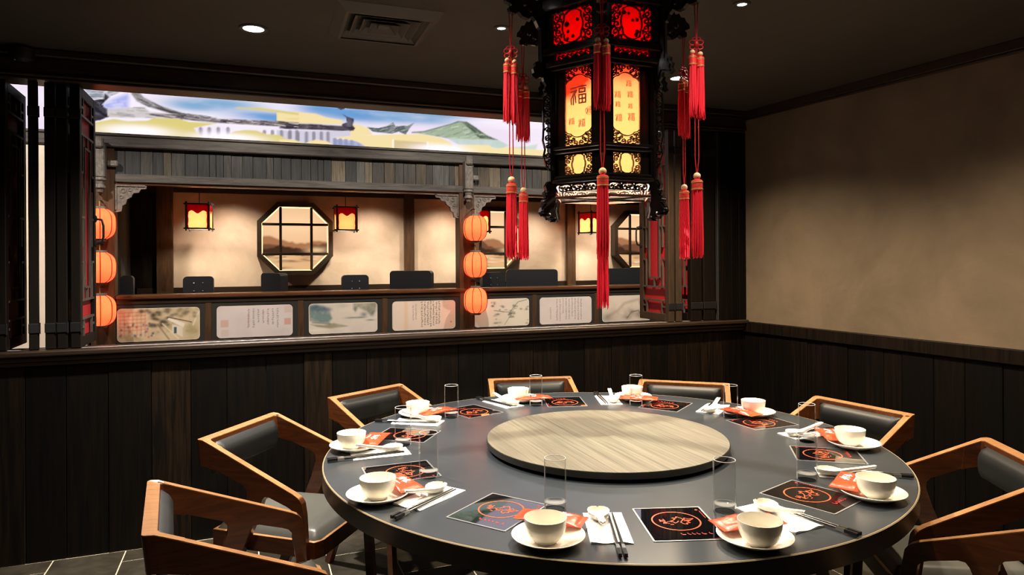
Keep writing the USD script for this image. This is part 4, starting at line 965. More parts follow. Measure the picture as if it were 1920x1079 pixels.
for i in range(1, 11):
    a, W = seat_frame(i); where = PLACE[i]
    def pos(r, t, z): x, y = W(r, t); return (x, y, z)
    cx, cy, _ = pos(.5825, -.4375, 0)
    ca = a - math.radians(39.8)
    lab = {1: 'cooktop mirroring blue sky, {w}'}.get(i, 'black inset cooktop, {w}').format(w=where)
    if i == 1:
        ck0.GetAttribute('xformOp:translate').Set(Gf.Vec3d(cx, cy, T)); ck0.GetAttribute('xformOp:rotateZ').Set(math.degrees(ca)); keys(ck0, label=lab, group='cooktops set into the round table')
    else: dup(ck0, (cx, cy, T), ca, lab)
    p = pos(*PLATE[i], T); lab = 'white saucer plate under the bowl, ' + where
    if pl0 is None:
        pl0 = thing('saucer_plate', lab, 'plate', p, 0, 'white plates on the round table'); obj('plate_body', plate_mesh(), 'porcelain', pl0, smooth=60)
    else: dup(pl0, p, a, lab)
    p = pos(*BOWL[i], T + .0086); lab = 'white rice bowl on its plate, ' + where
    if bo0 is None:
        bo0 = thing('rice_bowl', lab, 'bowl', p, 0, 'white bowls on the round table'); obj('bowl_body', bowl_mesh(), 'porcelain', bo0, smooth=60)
    else: dup(bo0, p, a, lab)
    p = pos(*GLASS[i], T); lab = 'tall clear tumbler, ' + where
    if gl0 is None:
        gl0 = thing('tumbler', lab, 'drinking glass', p, 0, 'tall glasses on the round table'); obj('wall', glass_wall_mesh(), 'glass_outer', gl0, smooth=50); obj('thick_base', glass_base_mesh(), 'glass_base', gl0, smooth=50)
        th = np.linspace(0, 2 * PI, 49)[:-1]; obj('rim', tube([(.0273 * math.cos(q), .0273 * math.sin(q), .1325) for q in th], .0010, 6, closed=True), 'glass_rim', gl0)
    else: dup(gl0, p, 0, lab)
    r0, t0, an = NAP[i]; lab = 'folded white paper napkin under chopsticks, ' + where
    k = i % 2; rot = a + math.radians(an); p = pos(r0, t0, T)
    if k not in nps:
        nps[k] = thing('paper_napkin', lab, 'napkin', p, rot, 'white napkins on the round table'); obj('folded_sheets', napkin_mesh(3 + k), 'paper_napkin', nps[k], smooth=40)
    else: dup(nps[k], p, rot, lab)
    (r1, t1), (r2, t2) = CHOP[i]; an = math.atan2(t2 - t1, r2 - r1)
    for s_, nm in ((-1, 'nearer its plate'), (1, 'farther from its plate')):
        # side by side, the one nearer the spoon first
        off = (-math.sin(an) * .0048 * s_, math.cos(an) * .0048 * s_); da = math.radians(.35 * s_)
        p = pos(r1 + off[0], t1 + off[1], T + .0034); lab = f'black chopstick {nm}, {where}'
        if i == 1 and s_ == -1:
            ch0 = thing('chopstick', lab, 'chopstick', p, a + an + da, 'black chopsticks on the napkins'); chopstick_parts(ch0)
        else: dup(ch0, p, a + an + da, lab)
    # soup spoon beside the chopsticks, its bowl towards the table centre
    an2 = math.radians(NAP[i][2] - 2); mr, mt = (.672, NAP[i][1] - .006)
    if i in (7, 8, 9, 10): mr, mt, an2 = .686, {7: -.211, 8: -.218, 9: -.240, 10: -.233}[i], math.radians({7: 0, 8: 4, 9: 3, 10: -4}[i])
    if i == 3: mt, an2 = -.243, math.radians(-10)
    if i == 2: mr, mt, an2 = .692, -.205, math.radians(-22)
    p = pos(mr, mt, T + .0036); lab = 'white porcelain soup spoon, ' + where
    if sp0 is None:
        sp0 = thing('soup_spoon', lab, 'spoon', p, a + an2, 'white spoons on the napkins'); sm_ = spoon_mesh(); sm_.apply_scale((1.12, 1.25, 1.15)); obj('spoon_body', sm_, 'porcelain', sp0, smooth=50)
    else: dup(sp0, p, a + an2, lab)
    r0, t0, an = PACK[i]; rot = a + math.radians(an); p = pos(r0, t0, T + .018); lab = 'red wet-wipe packet, ' + where
    k = i % 3
    if k not in pks:
        pks[k] = thing('wipe_packet', lab, 'wet wipe packet', p, rot, 'red packets on the plates'); packet_parts(pks[k], 5 + k)
    else: dup(pks[k], p, rot, lab)

# ================================================================== CHAIRS
def chair_parts(t):
    """Low wooden armchair. x forwards; the top rail runs round the back and slopes down along the arms."""
    W0, W1, LA, ZB, ZF, TH = .2265, .2435, .398, .764, .596, .026
    H0 = .088
    # side frames: arm, front leg and raked rear leg cut from one board
    def arm_poly():
        arm = Polygon([(-.004, ZB), (.375, .6055), (.396, .593), (.405, .580), (.412, .540), (.445, 0), (.412, 0), (.385, .46), (.372, .545), (.362, .558), (.345, .566), (.275, .590), (.258, .590), (.248, .578), (.222, .510), (-.015, 0), (-.050, 0), (.166, .520), (.186, .585), (.184, .606), (.172, .620), (.03, .676), (-.002, .678)])
        return arm.buffer(-.006).buffer(.010, quad_segs=4).buffer(-.004)
    P = arm_poly()
    for s in (1, -1):
        m = extrude(P, TH); v = m.vertices.copy()
        x, z, d = v[:, 0], v[:, 1], v[:, 2]
        y = s * (W0 + (W1 - W0) * np.clip(x, -.06, .45) / LA - TH + d)
        mm = trimesh.Trimesh(np.stack([x, y, z], 1), m.faces, process=False)
        if s > 0: mm.invert()
        mm.fix_normals()
        obj('arm_frame', mm, 'chair_wood', t, smooth=25)
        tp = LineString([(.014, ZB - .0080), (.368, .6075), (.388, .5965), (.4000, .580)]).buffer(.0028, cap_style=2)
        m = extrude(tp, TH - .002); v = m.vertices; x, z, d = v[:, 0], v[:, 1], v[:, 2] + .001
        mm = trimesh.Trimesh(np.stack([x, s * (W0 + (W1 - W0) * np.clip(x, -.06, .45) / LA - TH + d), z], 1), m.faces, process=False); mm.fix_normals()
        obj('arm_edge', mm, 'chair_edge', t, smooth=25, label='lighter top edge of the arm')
    # back rail with rounded corners, meeting the arms
    ring = Polygon([(-.028, -W0), (-.028, W0), (.060, W0 + .002), (.060, W0 - TH + .002), (.012, W0 - TH - .002), (.006, W0 - TH - .012), (.006, -W0 + TH + .012), (.012, -W0 + TH + .002), (.060, -W0 + TH - .002), (.060, -W0 - .002)]).buffer(-.0128).buffer(.0128, quad_segs=6)
    ring = ring.intersection(sbox(-.028 + .0, -W0 + .012, .1, W0 - .012).buffer(.014)).union(sbox(.0, W0 - TH + .001, .062, W0 + .001)).union(sbox(.0, -W0 - .001, .062, -W0 + TH - .001))
    b = extrude(ring, .090, ZB - .090); v = b.vertices
    v[:, 2] -= np.clip(v[:, 0] + .004, 0, 1) * (ZB - ZF) / LA * np.where(v[:, 2] > ZB - .05, 1.0, .6)
    v[:, 0] += (v[:, 2] - ZB) * -.10
    obj('back_rail', b, 'chair_wood', t, smooth=25)
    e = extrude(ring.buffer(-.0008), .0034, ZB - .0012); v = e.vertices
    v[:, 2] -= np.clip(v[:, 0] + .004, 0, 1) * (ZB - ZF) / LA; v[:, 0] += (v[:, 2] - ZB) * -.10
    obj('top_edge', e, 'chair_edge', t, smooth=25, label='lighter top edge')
    # leather back pad, bulging forwards
    n = 15; pad = []
    ys = np.linspace(-W0 + TH + .016, W0 - TH - .016, 21); zs_ = np.linspace(-.062, .050, 13)
    Y, Z = np.meshgrid(ys, zs_, indexing='ij')
    uy = np.clip((np.abs(ys).max() - np.abs(Y)) / .012, 0, 1); uz = np.clip((.056 - np.abs(Z + .006)) / .045, 0, 1)
    X = .004 + .006 + .030 * (uy * (2 - uy)) ** .5 * (uz * (2 - uz)) ** .55
    i = np.arange(Y.size).reshape(Y.shape); q = np.stack([i[:-1, :-1], i[1:, :-1], i[1:, 1:], i[:-1, 1:]], -1).reshape(-1, 4)
    V = np.stack([X, Y, Z + ZB - .068], -1).reshape(-1, 3); V2 = V.copy(); V2[:, 0] = .002; m_ = len(V)
    ed = np.concatenate([i[:, 0], i[-1, 1:], i[::-1, -1][1:], i[0, ::-1][1:]])
    f = np.vstack([q[:, [0, 1, 2]], q[:, [0, 2, 3]]])
    sf = [(ed[j], ed[j] + m_, ed[(j + 1) % len(ed)]) for j in range(len(ed))] + [(ed[(j + 1) % len(ed)], ed[j] + m_, ed[(j + 1) % len(ed)] + m_) for j in range(len(ed))]
    pm = trimesh.Trimesh(np.vstack([V, V2]), np.vstack([f, f[:, ::-1] + m_, sf]), process=False); pm.fix_normals()
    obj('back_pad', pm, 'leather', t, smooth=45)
    # seat frame with a lip of lighter edge, and the seat pad
    sf_ = Polygon([(.015, -.196), (.435, -.214), (.452, -.18), (.452, .18), (.435, .214), (.015, .196)]).buffer(-.004).buffer(.008, quad_segs=3).buffer(-.004)
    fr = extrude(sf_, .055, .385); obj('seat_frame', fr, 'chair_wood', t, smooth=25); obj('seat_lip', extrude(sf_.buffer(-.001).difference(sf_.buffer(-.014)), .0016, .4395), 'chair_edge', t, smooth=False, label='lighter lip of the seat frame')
    top = sf_.buffer(-.012); nx, ny = 26, 26
    xs = np.linspace(0, 1, nx); yy = np.linspace(-1, 1, ny); U, Vv = np.meshgrid(xs, yy, indexing='ij')
    Xs = .027 + U * (.441 - .027); hw = .182 + (.200 - .182) * U; Ys = Vv * hw
    e = np.minimum(np.clip(np.minimum(U, 1 - U) * .414 / .045, 0, 1), np.clip((1 - np.abs(Vv)) * .19 / .045, 0, 1))
    Zs = .441 + .030 * np.sqrt(e * (2 - e)) - .006 * np.cos(Vv * PI / 2) * np.sin(U * PI)
    i = np.arange(U.size).reshape(U.shape); q = np.stack([i[:-1, :-1], i[1:, :-1], i[1:, 1:], i[:-1, 1:]], -1).reshape(-1, 4)
    V = np.stack([Xs, Ys, Zs], -1).reshape(-1, 3); V2 = V.copy(); V2[:, 2] = .439; m_ = len(V)
    ed = np.concatenate([i[:, 0], i[-1, 1:], i[::-1, -1][1:], i[0, ::-1][1:]]); f = np.vstack([q[:, [0, 1, 2]], q[:, [0, 2, 3]]])
    sf = [(ed[j], ed[j] + m_, ed[(j + 1) % len(ed)]) for j in range(len(ed))] + [(ed[(j + 1) % len(ed)], ed[j] + m_, ed[(j + 1) % len(ed)] + m_) for j in range(len(ed))]
    pm = trimesh.Trimesh(np.vstack([V, V2]), np.vstack([f, f[:, ::-1] + m_, sf]), process=False); pm.fix_normals()
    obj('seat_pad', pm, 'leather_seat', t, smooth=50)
CH = [(-1.386, -.123, 5.38, 'wooden armchair with black pad in the bottom left corner, nearest the camera'),
      (-1.180, .714, 323.87, 'wooden armchair with open arms and grey seat, second from the bottom left corner'),
      (-.618, 1.237, 301.05, 'wooden armchair with black back pad at the back left of the table'),
      (.243, 1.262, 257.8, 'wooden armchair behind the far side of the table, left of centre'),
      (.925, .850, 231.5, 'wooden armchair with brightly lit top rail behind the far side, right of centre'),
      (1.290, .093, 188.8, 'wooden armchair at the right end of the table, below the plaster wall'),
      (1.127, -.663, 150.2, 'wooden armchair cut off by the right edge of the photo'),
      (.517, -1.183, 113.6, 'dark armchair in the bottom right corner, nearest the camera')]
chair0 = None
for x, y, h, lab in CH:
    if chair0 is None:
        chair0 = thing('dining_armchair', lab, 'armchair', (x, y, 0), math.radians(h), 'wooden armchairs round the table'); chair_parts(chair0)
    else: dup(chair0, (x, y, 0), math.radians(h), lab)

# ================================================================== THE PALACE LANTERN
A0 = math.radians(-118.5)                     # a corner of the hexagon faces the camera's side of the room
hexv = lambda r, k, z: (r * math.cos(A0 + k * PI / 3), r * math.sin(A0 + k * PI / 3), z)
pl = thing('palace_lantern', 'large black hexagonal palace lantern with glowing carved panels over the table', 'lantern')
def hex_ring(r, w, z0, z1, b=.003):
    """A hexagonal rail: outer corner radius r, width w."""
    def P(q): return [(q * math.cos(A0 + k * PI / 3), q * math.sin(A0 + k * PI / 3)) for k in range(6)]
    o, i, c = P(r), P(r - w), P(r - b)
    prof = [(r - w, z0), (r - b, z0), (r, z0 + b), (r, z1 - b), (r - b, z1), (r - w, z1)]
    V, F = [], []
    for k in range(6):
        for q, z in prof: V.append(hexv(q, k, z))
    n = len(prof)
    for k in range(6):
        l = (k + 1) % 6
        for j in range(n):
            m = (j + 1) % n; F += [(k * n + j, l * n + j, l * n + m), (k * n + j, l * n + m, k * n + m)]
    t = trimesh.Trimesh(np.array(V), F, process=False); t.fix_normals(); return t
def face(mesh2, k, r, inset=0.0):
    """A mesh drawn in (x = along the face, y = up, z = outwards) set on face k of the hexagon of corner radius r."""
    am = A0 + (k + .5) * PI / 3; ap = r * math.cos(PI / 6) - inset
    ez = np.array([math.cos(am), math.sin(am), 0]); ex = np.array([-math.sin(am), math.cos(am), 0])
    return frame(mesh2, ez * ap, ex, (0, 0, 1), ez)
for nm, r, w, z0, z1 in (('top_rail', .247, .035, 2.226, 2.262), ('rail', .238, .02, 2.088, 2.106), ('rail', .243, .03, 2.078, 2.090), ('rail', .232, .03, 2.040, 2.060), ('rail', .214, .03, 2.030, 2.042),
                         ('rail', .206, .026, 1.764, 1.776), ('rail', .200, .022, 1.752, 1.764), ('rail', .200, .022, 1.666, 1.678), ('rail', .207, .028, 1.652, 1.666)):
    obj(nm, hex_ring(r, w, z0, z1), 'lacquer', pl, smooth=False)
obj('roof', cat(hex_ring(.235, .16, 2.262, 2.276), lathe([(0, 2.270), (.09, 2.270), (.06, 2.30), (.03, 2.33), (.03, CEIL - .02), (.07, CEIL - .015), (.07, CEIL - .001), (0, CEIL - .001)], 24)), 'lacquer', pl, smooth=False)
def bar(p, q, s0, s1): return tube([p, q], [s0, s1], 6)
for k in range(6):
    a = A0 + k * PI / 3; c, s = math.cos(a), math.sin(a)
    def rad(poly, th): # a carved board standing in the radial plane of corner k
        m = extrude(poly, th, -th / 2); return frame(m, (0, 0, 0), (c, s, 0), (0, 0, 1), (s, -c, 0))
    def post(r, z0, z1, w): return moved(box(r - w, r + w * .4, -w * .8, w * .8, z0, z1, .004), (0, 0, 0), a)
    obj('corner_post', post(.200, 1.60, 2.04, .014), 'lacquer', pl); obj('corner_post', post(.236, 2.05, 2.25, .015), 'lacquer', pl)
    # crest arm: a dragon head reaching out from the top corner
    pts = [(.19, 2.262), (.215, 2.285), (.240, 2.268), (.258, 2.262), (.270, 2.270), (.276, 2.290), (.288, 2.284), (.296, 2.300), (.306, 2.286), (.318, 2.296), (.328, 2.282), (.342, 2.284), (.350, 2.270), (.362, 2.262), (.364, 2.250), (.350, 2.246), (.340, 2.238), (.352, 2.230), (.350, 2.218), (.334, 2.214), (.318, 2.222), (.304, 2.208), (.286, 2.204), (.270, 2.214), (.256, 2.200), (.246, 2.180), (.236, 2.172), (.225, 2.176)]
    ar = Polygon(pts).buffer(.003).buffer(-.001)
    hole = Point(.262, 2.236).buffer(.008)
    knobs = [sphere((q * c + n_ * s, q * s - n_ * c, z), r_, 1) for q, z, r_, n_ in ((.335, 2.262, .014, .006), (.335, 2.262, .014, -.006), (.30, 2.25, .016, .008), (.30, 2.25, .016, -.008), (.278, 2.23, .013, .009), (.278, 2.23, .013, -.009), (.352, 2.255, .008, 0), (.312, 2.288, .009, 0), (.262, 2.258, .010, .006), (.262, 2.258, .010, -.006))]
    obj('dragon_arm', cat(rad(ar.difference(hole), .020), rad(ar.buffer(-.010), .034), knobs), 'lacquer', pl)
    br = Polygon([(.205, 2.078), (.236, 2.080), (.246, 2.062), (.258, 2.058), (.256, 2.046), (.266, 2.038), (.262, 2.024), (.270, 2.014), (.258, 2.006), (.244, 2.012), (.230, 2.014), (.226, 2.000), (.216, 1.986), (.224, 1.972), (.214, 1.956), (.204, 1.960), (.200, 2.0)]).buffer(.002)
    obj('carved_bracket', cat(rad(br, .016), rad(br.buffer(-.008), .028), [sphere((q * c, q * s, z), r_, 1) for q, z, r_ in ((.262, 2.016, .008), (.250, 2.050, .009), (.218, 1.964, .008), (.238, 2.03, .012))]), 'lacquer', pl)
    ear = unary_union([band([(.200, 1.945), (.214, 1.955), (.226, 1.945), (.229, 1.90), (.227, 1.84), (.230, 1.80), (.222, 1.77), (.228, 1.745), (.218, 1.715), (.206, 1.70), (.200, 1.71)], .004)] +
                      [curl(.212, z, .010, q, 1.3, .0034, s_) for z, q, s_ in ((1.935, 0, 1), (1.912, 2, -1), (1.888, 1, 1), (1.862, 3, -1), (1.836, 0, 1), (1.808, 2, -1), (1.782, 1, 1), (1.752, 0, -1), (1.728, 2, 1))] + [band([(.203, 1.945), (.203, 1.71)], .005)])
    obj('carved_ear', rad(ear, .008), 'lacquer', pl, smooth=False)
    ft = Polygon([(.186, 1.655), (.212, 1.660), (.222, 1.645), (.218, 1.632), (.228, 1.622), (.222, 1.608), (.232, 1.598), (.228, 1.584), (.238, 1.572), (.242, 1.558), (.234, 1.546), (.222, 1.548), (.216, 1.538), (.200, 1.538), (.186, 1.546), (.192, 1.570), (.190, 1.60)]).buffer(.002)
    obj('dragon_foot', cat(rad(ft, .020), rad(ft.buffer(-.006), .034), [sphere((q * c + n_ * s, q * s - n_ * c, z), r_, 1) for q, z, r_, n_ in ((.234, 1.560, .010, .004), (.234, 1.560, .010, -.004), (.216, 1.548, .010, .010), (.216, 1.548, .010, -.010), (.226, 1.592, .010, .006), (.226, 1.592, .010, -.006), (.218, 1.622, .010, .006), (.218, 1.622, .010, -.006), (.208, 1.645, .009, 0))]), 'lacquer', pl)

def cartouche(w, h, sq=.30, lobes='h'):
    """The cusped opening: an oblong with scalloped ends ('v': above and below) or sides ('h')."""
    if lobes == 'v':
        b = sbox(-w / 2, -h / 2 + w * .30, w / 2, h / 2 - w * .30)
        return unary_union([b] + [affinity.scale(Point(0, s * (h / 2 - w * .26)).buffer(w * .26, quad_segs=10), 1.25, 1.0) for s in (1, -1)] + [affinity.scale(Point(q * w * .27, s * (h / 2 - w * .33)).buffer(w * .23, quad_segs=10), 1, .9) for s in (1, -1) for q in (1, -1)]).buffer(.001).buffer(-.001)
    return unary_union([sbox(-w * .40, -h * .40, w * .40, h * .40)] + [affinity.scale(Point(0, s * h * .27).buffer(h * .23, quad_segs=10), w * .42 / (h * .23), 1) for s in (1, -1)] + [affinity.scale(Point(s * w * .28, 0).buffer(w * .22, quad_segs=10), 1, h * .28 / (w * .22)) for s in (1, -1)]).buffer(.002).buffer(-.002)

def fret(W, H, c, lw, cells, seed, edge=.004, ow=None):
    """Fretwork panel W x H: a frame, an outlined opening C and scrolls filling the rest."""
    outer = sbox(-W / 2, -H / 2, W / 2, H / 2)
    fr = outer.difference(outer.buffer(-edge)); r = random.Random(seed)
    ring = c.buffer(ow or lw).difference(c)
    rest = outer.buffer(-edge * .5).difference(c.buffer(lw * .5)); S = []
    for x, y, q, a0, t, sg in cells:
        for mx in (1, -1):
            for my in ((1, -1) if abs(y) > 1e-6 else (1,)):
                aa = a0 if mx > 0 else PI - a0; aa = aa if my > 0 else -aa
                S.append(curl(x * mx, y * my, q, aa, t, lw, sg * mx * my))
                # a leaf from the scroll's root to the frame
                S.append(band([(x * mx + q * math.cos(aa), y * my + q * math.sin(aa)), (x * mx + 1.55 * q * math.cos(aa + .5 * sg * mx * my), y * my + 1.55 * q * math.sin(aa + .5 * sg * mx * my))], lw * 1.2))
    return unary_union([fr, ring, unary_union(S).intersection(rest)])

def slit(W, H, seed):
    """A narrow pierced band with scrolls standing in it, as the holes' complement."""
    o = rrect(-W / 2 + .010, W / 2 - .010, -H / 2, H / 2, H * .45); r = random.Random(seed); S = []
    for k in range(-3, 4):
        x = k * (W - .03) / 7.0; S.append(curl(x, -H * .16, H * .42, .4 if k % 2 else 2.6, 1.1, .0042, 1 if k % 2 else -1)); S.append(band([(x - .006, -H / 2), (x, -H * .1)], .005))
    return o, unary_union(S).intersection(o)

r6 = math.cos(PI / 6)
Wu, Hu = .158, .118
Wm, Hm = .110, .268
Wl, Hl = .112, .072
cu = cartouche(.076, .104); cm = cartouche(.106, .205, lobes='v').intersection(sbox(-.0525, -.2, .0525, .2)); cl = cartouche(.050, .066)
fu = fret(Wu, Hu, cu, .0034, [(.055, .012, .014, 2.6, 1.25, -1), (.060, .038, .014, 1.6, 1.25, 1), (.068, .0, .009, .5, 1.2, 1), (.044, .049, .009, .6, 1.1, 1), (.070, .052, .007, 2.4, 1.0, -1), (.071, .024, .007, 1.2, 1.1, -1)], 1)
fm = fret(Wm, Hm, cm, .0028, [(.012, .122, .010, 1.2, 1.3, 1), (.030, .118, .011, 2.2, 1.3, -1), (.045, .105, .010, .8, 1.3, 1), (.046, .123, .009, 2.0, 1.2, -1), (.020, .108, .007, .3, 1.1, 1), (.038, .099, .006, 2.8, 1.0, 1), (.048, .092, .005, 1.4, 1.0, -1)], 2)
fl_ = fret(Wl, Hl, cl, .0028, [(.040, .012, .010, 2.6, 1.3, -1), (.045, .027, .009, 1.6, 1.2, 1), (.052, .0, .006, .5, 1.2, 1), (.030, .030, .006, .6, 1.0, 1)], 3)
solid = lambda W0, H0, W1, H1: sbox(-W0 / 2, -H0 / 2, W0 / 2, H0 / 2).difference(sbox(-W1 / 2 + .001, -H1 / 2 + .001, W1 / 2 - .001, H1 / 2 - .001))
def fu_strokes(s):
    """The character fu (blessing) in seal brush strokes, about s tall, centred."""
    L = [[(-.46, .40), (-.12, .44)], [(-.46, .22), (-.08, .30), (-.22, .08)], [(-.28, .20), (-.30, -.46)], [(-.30, .06), (-.44, -.16), (-.42, -.44)], [(-.18, .04), (-.14, -.36)],
         [(.02, .46), (.50, .46)], [(.08, .34), (.08, .14)], [(.08, .34), (.44, .34), (.43, .14)], [(.08, .15), (.44, .15)], [(.06, .02), (.06, -.44)], [(.06, .02), (.48, .02), (.47, -.44)], [(.06, -.20), (.47, -.20)], [(.26, .02), (.26, -.42)], [(.06, -.42), (.47, -.42)], [(.26, .46), (.26, .52)]]
    return affinity.scale(unary_union([LineString(q).buffer(.038, quad_segs=2) for q in L]), s, s, origin=(0, 0))
hz = [affinity.translate(fu_strokes(.062), -.004, .036), affinity.translate(fu_strokes(.022), -.030, -.048), affinity.translate(fu_strokes(.026), .010, -.058), affinity.translate(affinity.rotate(fu_strokes(.020), 8), .038, -.020)]
hz.append(affinity.translate(Point(0, 0).buffer(.014).difference(Point(0, 0).buffer(.0128)), .038, -.020))
left_ink = unary_union(hz)
right_ink = unary_union([affinity.translate(fu_strokes(s_), x_, y_) for s_, x_, y_ in ((.020, .012, .070), (.022, -.030, .030), (.020, .018, .034), (.018, -.030, -.002), (.016, .018, -.004), (.024, -.026, -.046), (.026, .022, -.040))])
zu, zm, zl = 2.166, 1.9085, 1.715
for k in range(6):
    ru, rm = .232, .193
    u = obj('upper_panel', face(extrude(sbox(-Wu / 2 - .004, -Hu / 2 - .004, Wu / 2 + .004, Hu / 2 + .004), .003, -.006), k, ru, .012 - 0).apply_translation((0, 0, zu)), 'lantern_red', pl, smooth=False)
    obj('fretwork', face(extrude(fu, .007), k, ru, .014).apply_translation((0, 0, zu)), 'lacquer', u, smooth=False)
    obj('surround', face(extrude(solid(ru * .98, .128, Wu, Hu), .012), k, ru, .020).apply_translation((0, 0, zu)), 'lacquer', u, smooth=False)
    rr = random.Random(40 + k)
    st = unary_union([affinity.translate(Point(0, 0).buffer(rr.uniform(.004, .011)), rr.uniform(-.026, .026), rr.uniform(-.04, .04)) for _ in range(6)]).intersection(cu)
    obj('painted_blossoms', face(extrude(st, .0004, .0), k, ru, .0138 + .0).apply_translation((0, 0, zu)), 'stain_red', u, smooth=False)
    m = obj('main_panel', face(extrude(sbox(-Wm / 2 - .004, -Hm / 2 - .004, Wm / 2 + .004, Hm / 2 + .004), .003, -.006), k, rm, .012).apply_translation((0, 0, zm)), 'lantern_amber', pl, smooth=False)
    obj('fretwork', face(extrude(fm, .007), k, rm, .014).apply_translation((0, 0, zm)), 'lacquer', m, smooth=False)
    obj('surround', face(extrude(solid(rm * .98, .276, Wm, Hm), .012), k, rm, .020).apply_translation((0, 0, zm)), 'lacquer', m, smooth=False)
    obj('lettering', face(extrude((left_ink if k % 2 else right_ink).intersection(cm), .0004, .0), k, rm, .0148).apply_translation((0, 0, zm)), 'ink_red', m, smooth=False)
    l = obj('lower_panel', face(extrude(sbox(-Wl / 2 - .004, -Hl / 2 - .003, Wl / 2 + .004, Hl / 2 + .003), .003, -.006), k, rm, .012).apply_translation((0, 0, zl)), 'lantern_amber', pl, smooth=False)
    obj('fretwork', face(extrude(fl_, .007), k, rm, .014).apply_translation((0, 0, zl)), 'lacquer', l, smooth=False)
    obj('surround', face(extrude(solid(rm * .98, .078, Wl, Hl), .012), k, rm, .020).apply_translation((0, 0, zl)), 'lacquer', l, smooth=False)
    # pierced band under the upper section, backed in red
    o, sc = slit(.150, .022, 5)
    bd = obj('pierced_band', face(extrude(unary_union([sbox(-.112, -.011, .112, .011).difference(o), sc]), .006), k, .228, .010).apply_translation((0, 0, 2.069)), 'lacquer', pl, smooth=False)
    obj('band_backing', face(extrude(sbox(-.085, -.011, .085, .011), .002, -.004), k, .228, .010).apply_translation((0, 0, 2.069)), 'lantern_red', bd, smooth=False)
    # skirt of scrolls below the lower rail, open behind
    sk = unary_union([sbox(-.088, .012, .088, .018)] + [curl(x, .0, .013, a_, 1.3, .0042, s_) for x, a_, s_ in ((-.062, 1.4, 1), (-.036, 1.8, -1), (-.012, 1.2, 1), (.012, 1.9, -1), (.036, 1.3, 1), (.062, 1.7, -1))] + [curl(x, -.004, .009, 1.5, 1.2, .0038, s_) for x, s_ in ((-.049, 1), (-.024, 1), (0, -1), (.024, -1), (.049, 1))] + [band([(-.088, .015), (-.080, -.012)], .005), band([(.088, .015), (.080, -.012)], .005)])
    obj('skirt_fretwork', face(extrude(sk, .006), k, .196, .010).apply_translation((0, 0, 1.636)), 'lacquer', pl, smooth=False)
    obj('skirt_lining', face(extrude(sk, .003), k, .196, .0135).apply_translation((0, 0, 1.636)), 'lacquer_inner', pl, smooth=False)
    # crest of scrolls above the top rail
    cr = unary_union([band([(-.095, 0), (-.07, .03), (-.03, .018), (0, .045), (.03, .018), (.07, .03), (.095, 0)], .005)] + [curl(x, .010, .012, 1.2, 1.2, .0036, s_) for x, s_ in ((-.065, 1), (-.035, -1), (-.012, 1), (.012, -1), (.035, 1), (.065, -1))])
    obj('crest_fretwork', face(extrude(cr, .008), k, .240, .012).apply_translation((0, 0, 2.264)), 'lacquer', pl, smooth=False)
for k in (1, 2):
    p, q = np.array(hexv(.185, k, 1.609)), np.array(hexv(.185, k + 3, 1.609)); obj('bottom_strut', tube([p, q], .0062, 8), 'lacquer', pl)
obj('hub', lathe([(0, 1.600), (.020, 1.602), (.021, 1.616), (0, 1.620)], 20), 'lacquer', pl)
obj('bulb_shade', lathe([(.010, 1.832), (.050, 1.800), (.051, 1.802), (.012, 1.837), (.010, 1.832)], 28), 'iron', pl)
obj('base_ring', hex_ring(.190, .016, 1.604, 1.612), 'lacquer_inner', pl, smooth=False)
obj('bulb_holder', tube([(0, 0, 2.27), (0, 0, 1.83)], .008, 10), 'iron', pl)
lamp('/World/palace_lantern/bulb', (.002, -.022, 1.745), 88, (1, .90, .70), .0045)
lamp('/World/palace_lantern/added_red_light', (0, 0, 2.085), 21, (1, .03, .03), .03)  # red light added inside to redden the upper panels and main panel tops

# ------------------------------------------------------------------ tassels hung from its arms
def fringe(r, L, seed, n=46, flare=1.12):
    q = random.Random(seed); ms = []
    for k in range(n):
        a = k * 2.39996; d = r * math.sqrt((k + .5) / n); sw = q.uniform(-.0015, .0015); l = L * (q.uniform(.93, 1.0) if q.random() < .8 else q.uniform(.84, .95))
        x, y = d * math.cos(a), d * math.sin(a)
        ms.append(tube([(x * .92, y * .92, 0), (x, y, -L * .3), (x * flare + sw, y * flare + sw, -l * .75), (x * flare * 1.02 + sw * 2, y * flare * 1.02 - sw, -l)], [r * .17, r * .175, r * .165, r * .06], 5))
    return cat(ms)
def cap_mesh(r): return lathe([(0, 0), (r * .5, 0), (r * .98, -.003), (r * 1.06, -.006), (r * 1.06, -.034), (r * 1.0, -.036), (0, -.036)], 24)
def gold_mesh(r): return cat([lathe([(r * 1.0, z), (r * 1.12, z - .0012), (r * 1.12, z - .0045), (r * 1.0, z - .006), (r * 1.0, z)], 24) for z in (-.006, -.0285)] + [lathe([(r * 1.0, z), (r * 1.085, z - .0006), (r * 1.085, z - .0012), (r * 1.0, z - .0018), (r * 1.0, z)], 24) for z in (-.014, -.019, -.024)])
def tassel(t, name, x, y, z, r, L, seed):
    """Head at z: bead, bound cap with gold thread, fringe."""
    b = obj(name, moved(fringe(r, L, seed), (x, y, z - .034)), 'tassel_red', t)
    obj('bound_cap', moved(cap_mesh(r), (x, y, z)), 'tassel_red', b); obj('gold_binding', moved(gold_mesh(r), (x, y, z)), 'gold_thread', b); obj('bead', sphere((x, y, z + r * .62), r * .72, 2), 'bead_cream', b)
    return b
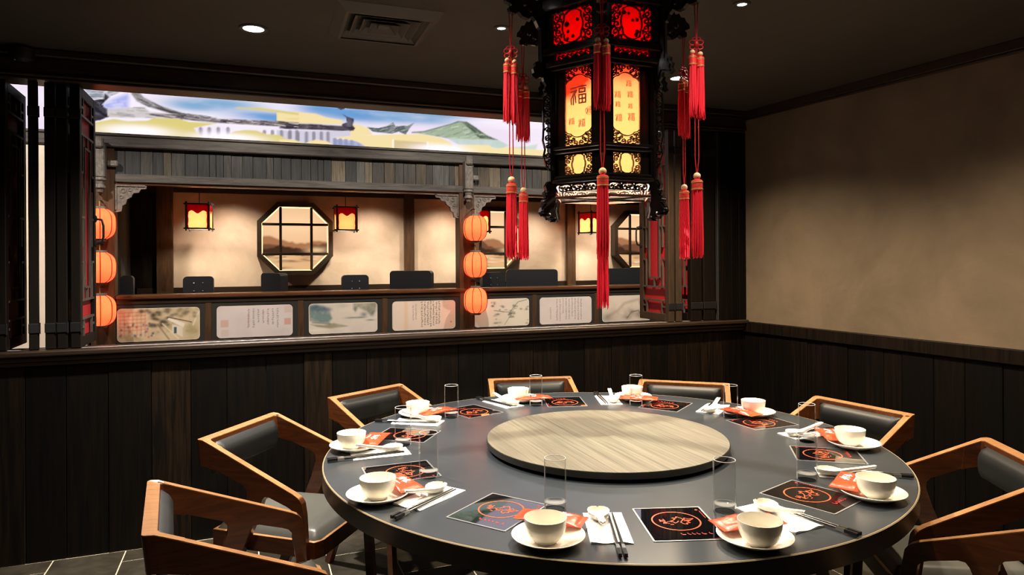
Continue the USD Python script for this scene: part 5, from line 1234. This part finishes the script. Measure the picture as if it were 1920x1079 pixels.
def tassel_string(k, label):
    """Cord from an arm: knot of loops, a pair of short tassels, a long double cord, then one large tassel."""
    a = A0 + k * PI / 3; c, s = math.cos(a), math.sin(a); R = .345
    t = thing('tassel_string', label, 'tassel', (R * c, R * s, 0), 0, 'red tassel strings of the palace lantern')
    vx, vy = math.cos(YAW), -math.sin(YAW)
    r = random.Random(60 + k); tw = r.uniform(-.7, .7); ex, ey = math.cos(tw - YAW), math.sin(tw - YAW)
    obj('cord', cat(tube([(.006 * ex, .006 * ey, 2.222), (.001, 0, 2.095)], .0018, 6), tube([(-.006 * ex, -.006 * ey, 2.222), (-.001, 0, 2.095)], .0018, 6)), 'tassel_cord', t)
    loops = []
    for dx, dz, q in ((.013, .006, .0095), (-.013, .006, .0095), (.0125, -.009, .0085), (-.0125, -.009, .0085), (.007, .017, .006), (-.007, .017, .006)):
        th = np.linspace(0, 2 * PI, 15)[:-1]; loops.append(tube([((dx + q * math.cos(u)) * ex, (dx + q * math.cos(u)) * ey, 2.083 + dz + q * .8 * math.sin(u)) for u in th], .0022, 6, closed=True))
    obj('knot', cat(loops, sphere((0, 0, 2.083), .0085, 1, (1, 1, 1.5))), 'tassel_cord', t)
    for sgn in (-1, 1):
        x, y = sgn * .0125 * ex, sgn * .0125 * ey
        obj('cord', tube([(x * .3, y * .3, 2.074), (x, y, 2.058)], .0018, 6), 'tassel_cord', t)
        tassel(t, 'short_tassel', x, y, 2.048 - .003 * sgn, .0118, .170, 100 + k * 7 + sgn)
    obj('cord', cat(*[tube([(q * .002 * ex, q * .002 * ey, 2.07), (q * .0055 * ex, q * .0055 * ey, 1.84), (q * .006 * ex, q * .006 * ey, 1.72), (q * .001 * ex, q * .001 * ey, 1.668)], .0017, 6) for q in (-1, 1)]), 'tassel_cord', t)
    tassel(t, 'long_tassel', 0, 0, 1.652, .0165, .222, 200 + k)
for k, lab in ((0, 'red tassel string hanging at the front corner of the big lantern'), (5, 'red tassel string farthest left of the big lantern'), (4, 'red tassel string just right of the leftmost string'),
               (1, 'red tassel string farthest right of the big lantern'), (2, 'red tassel string just left of the rightmost string')):
    tassel_string(k, lab)
t = thing('centre_tassel', 'longest red tassel, hanging lowest below the middle of the big lantern', 'tassel')
obj('cord', tube([(0, 0, 1.625), (0, 0, 1.50)], .002, 6), 'tassel_cord', t)
tassel(t, 'long_tassel', 0, 0, 1.485, .0175, .228, 300)
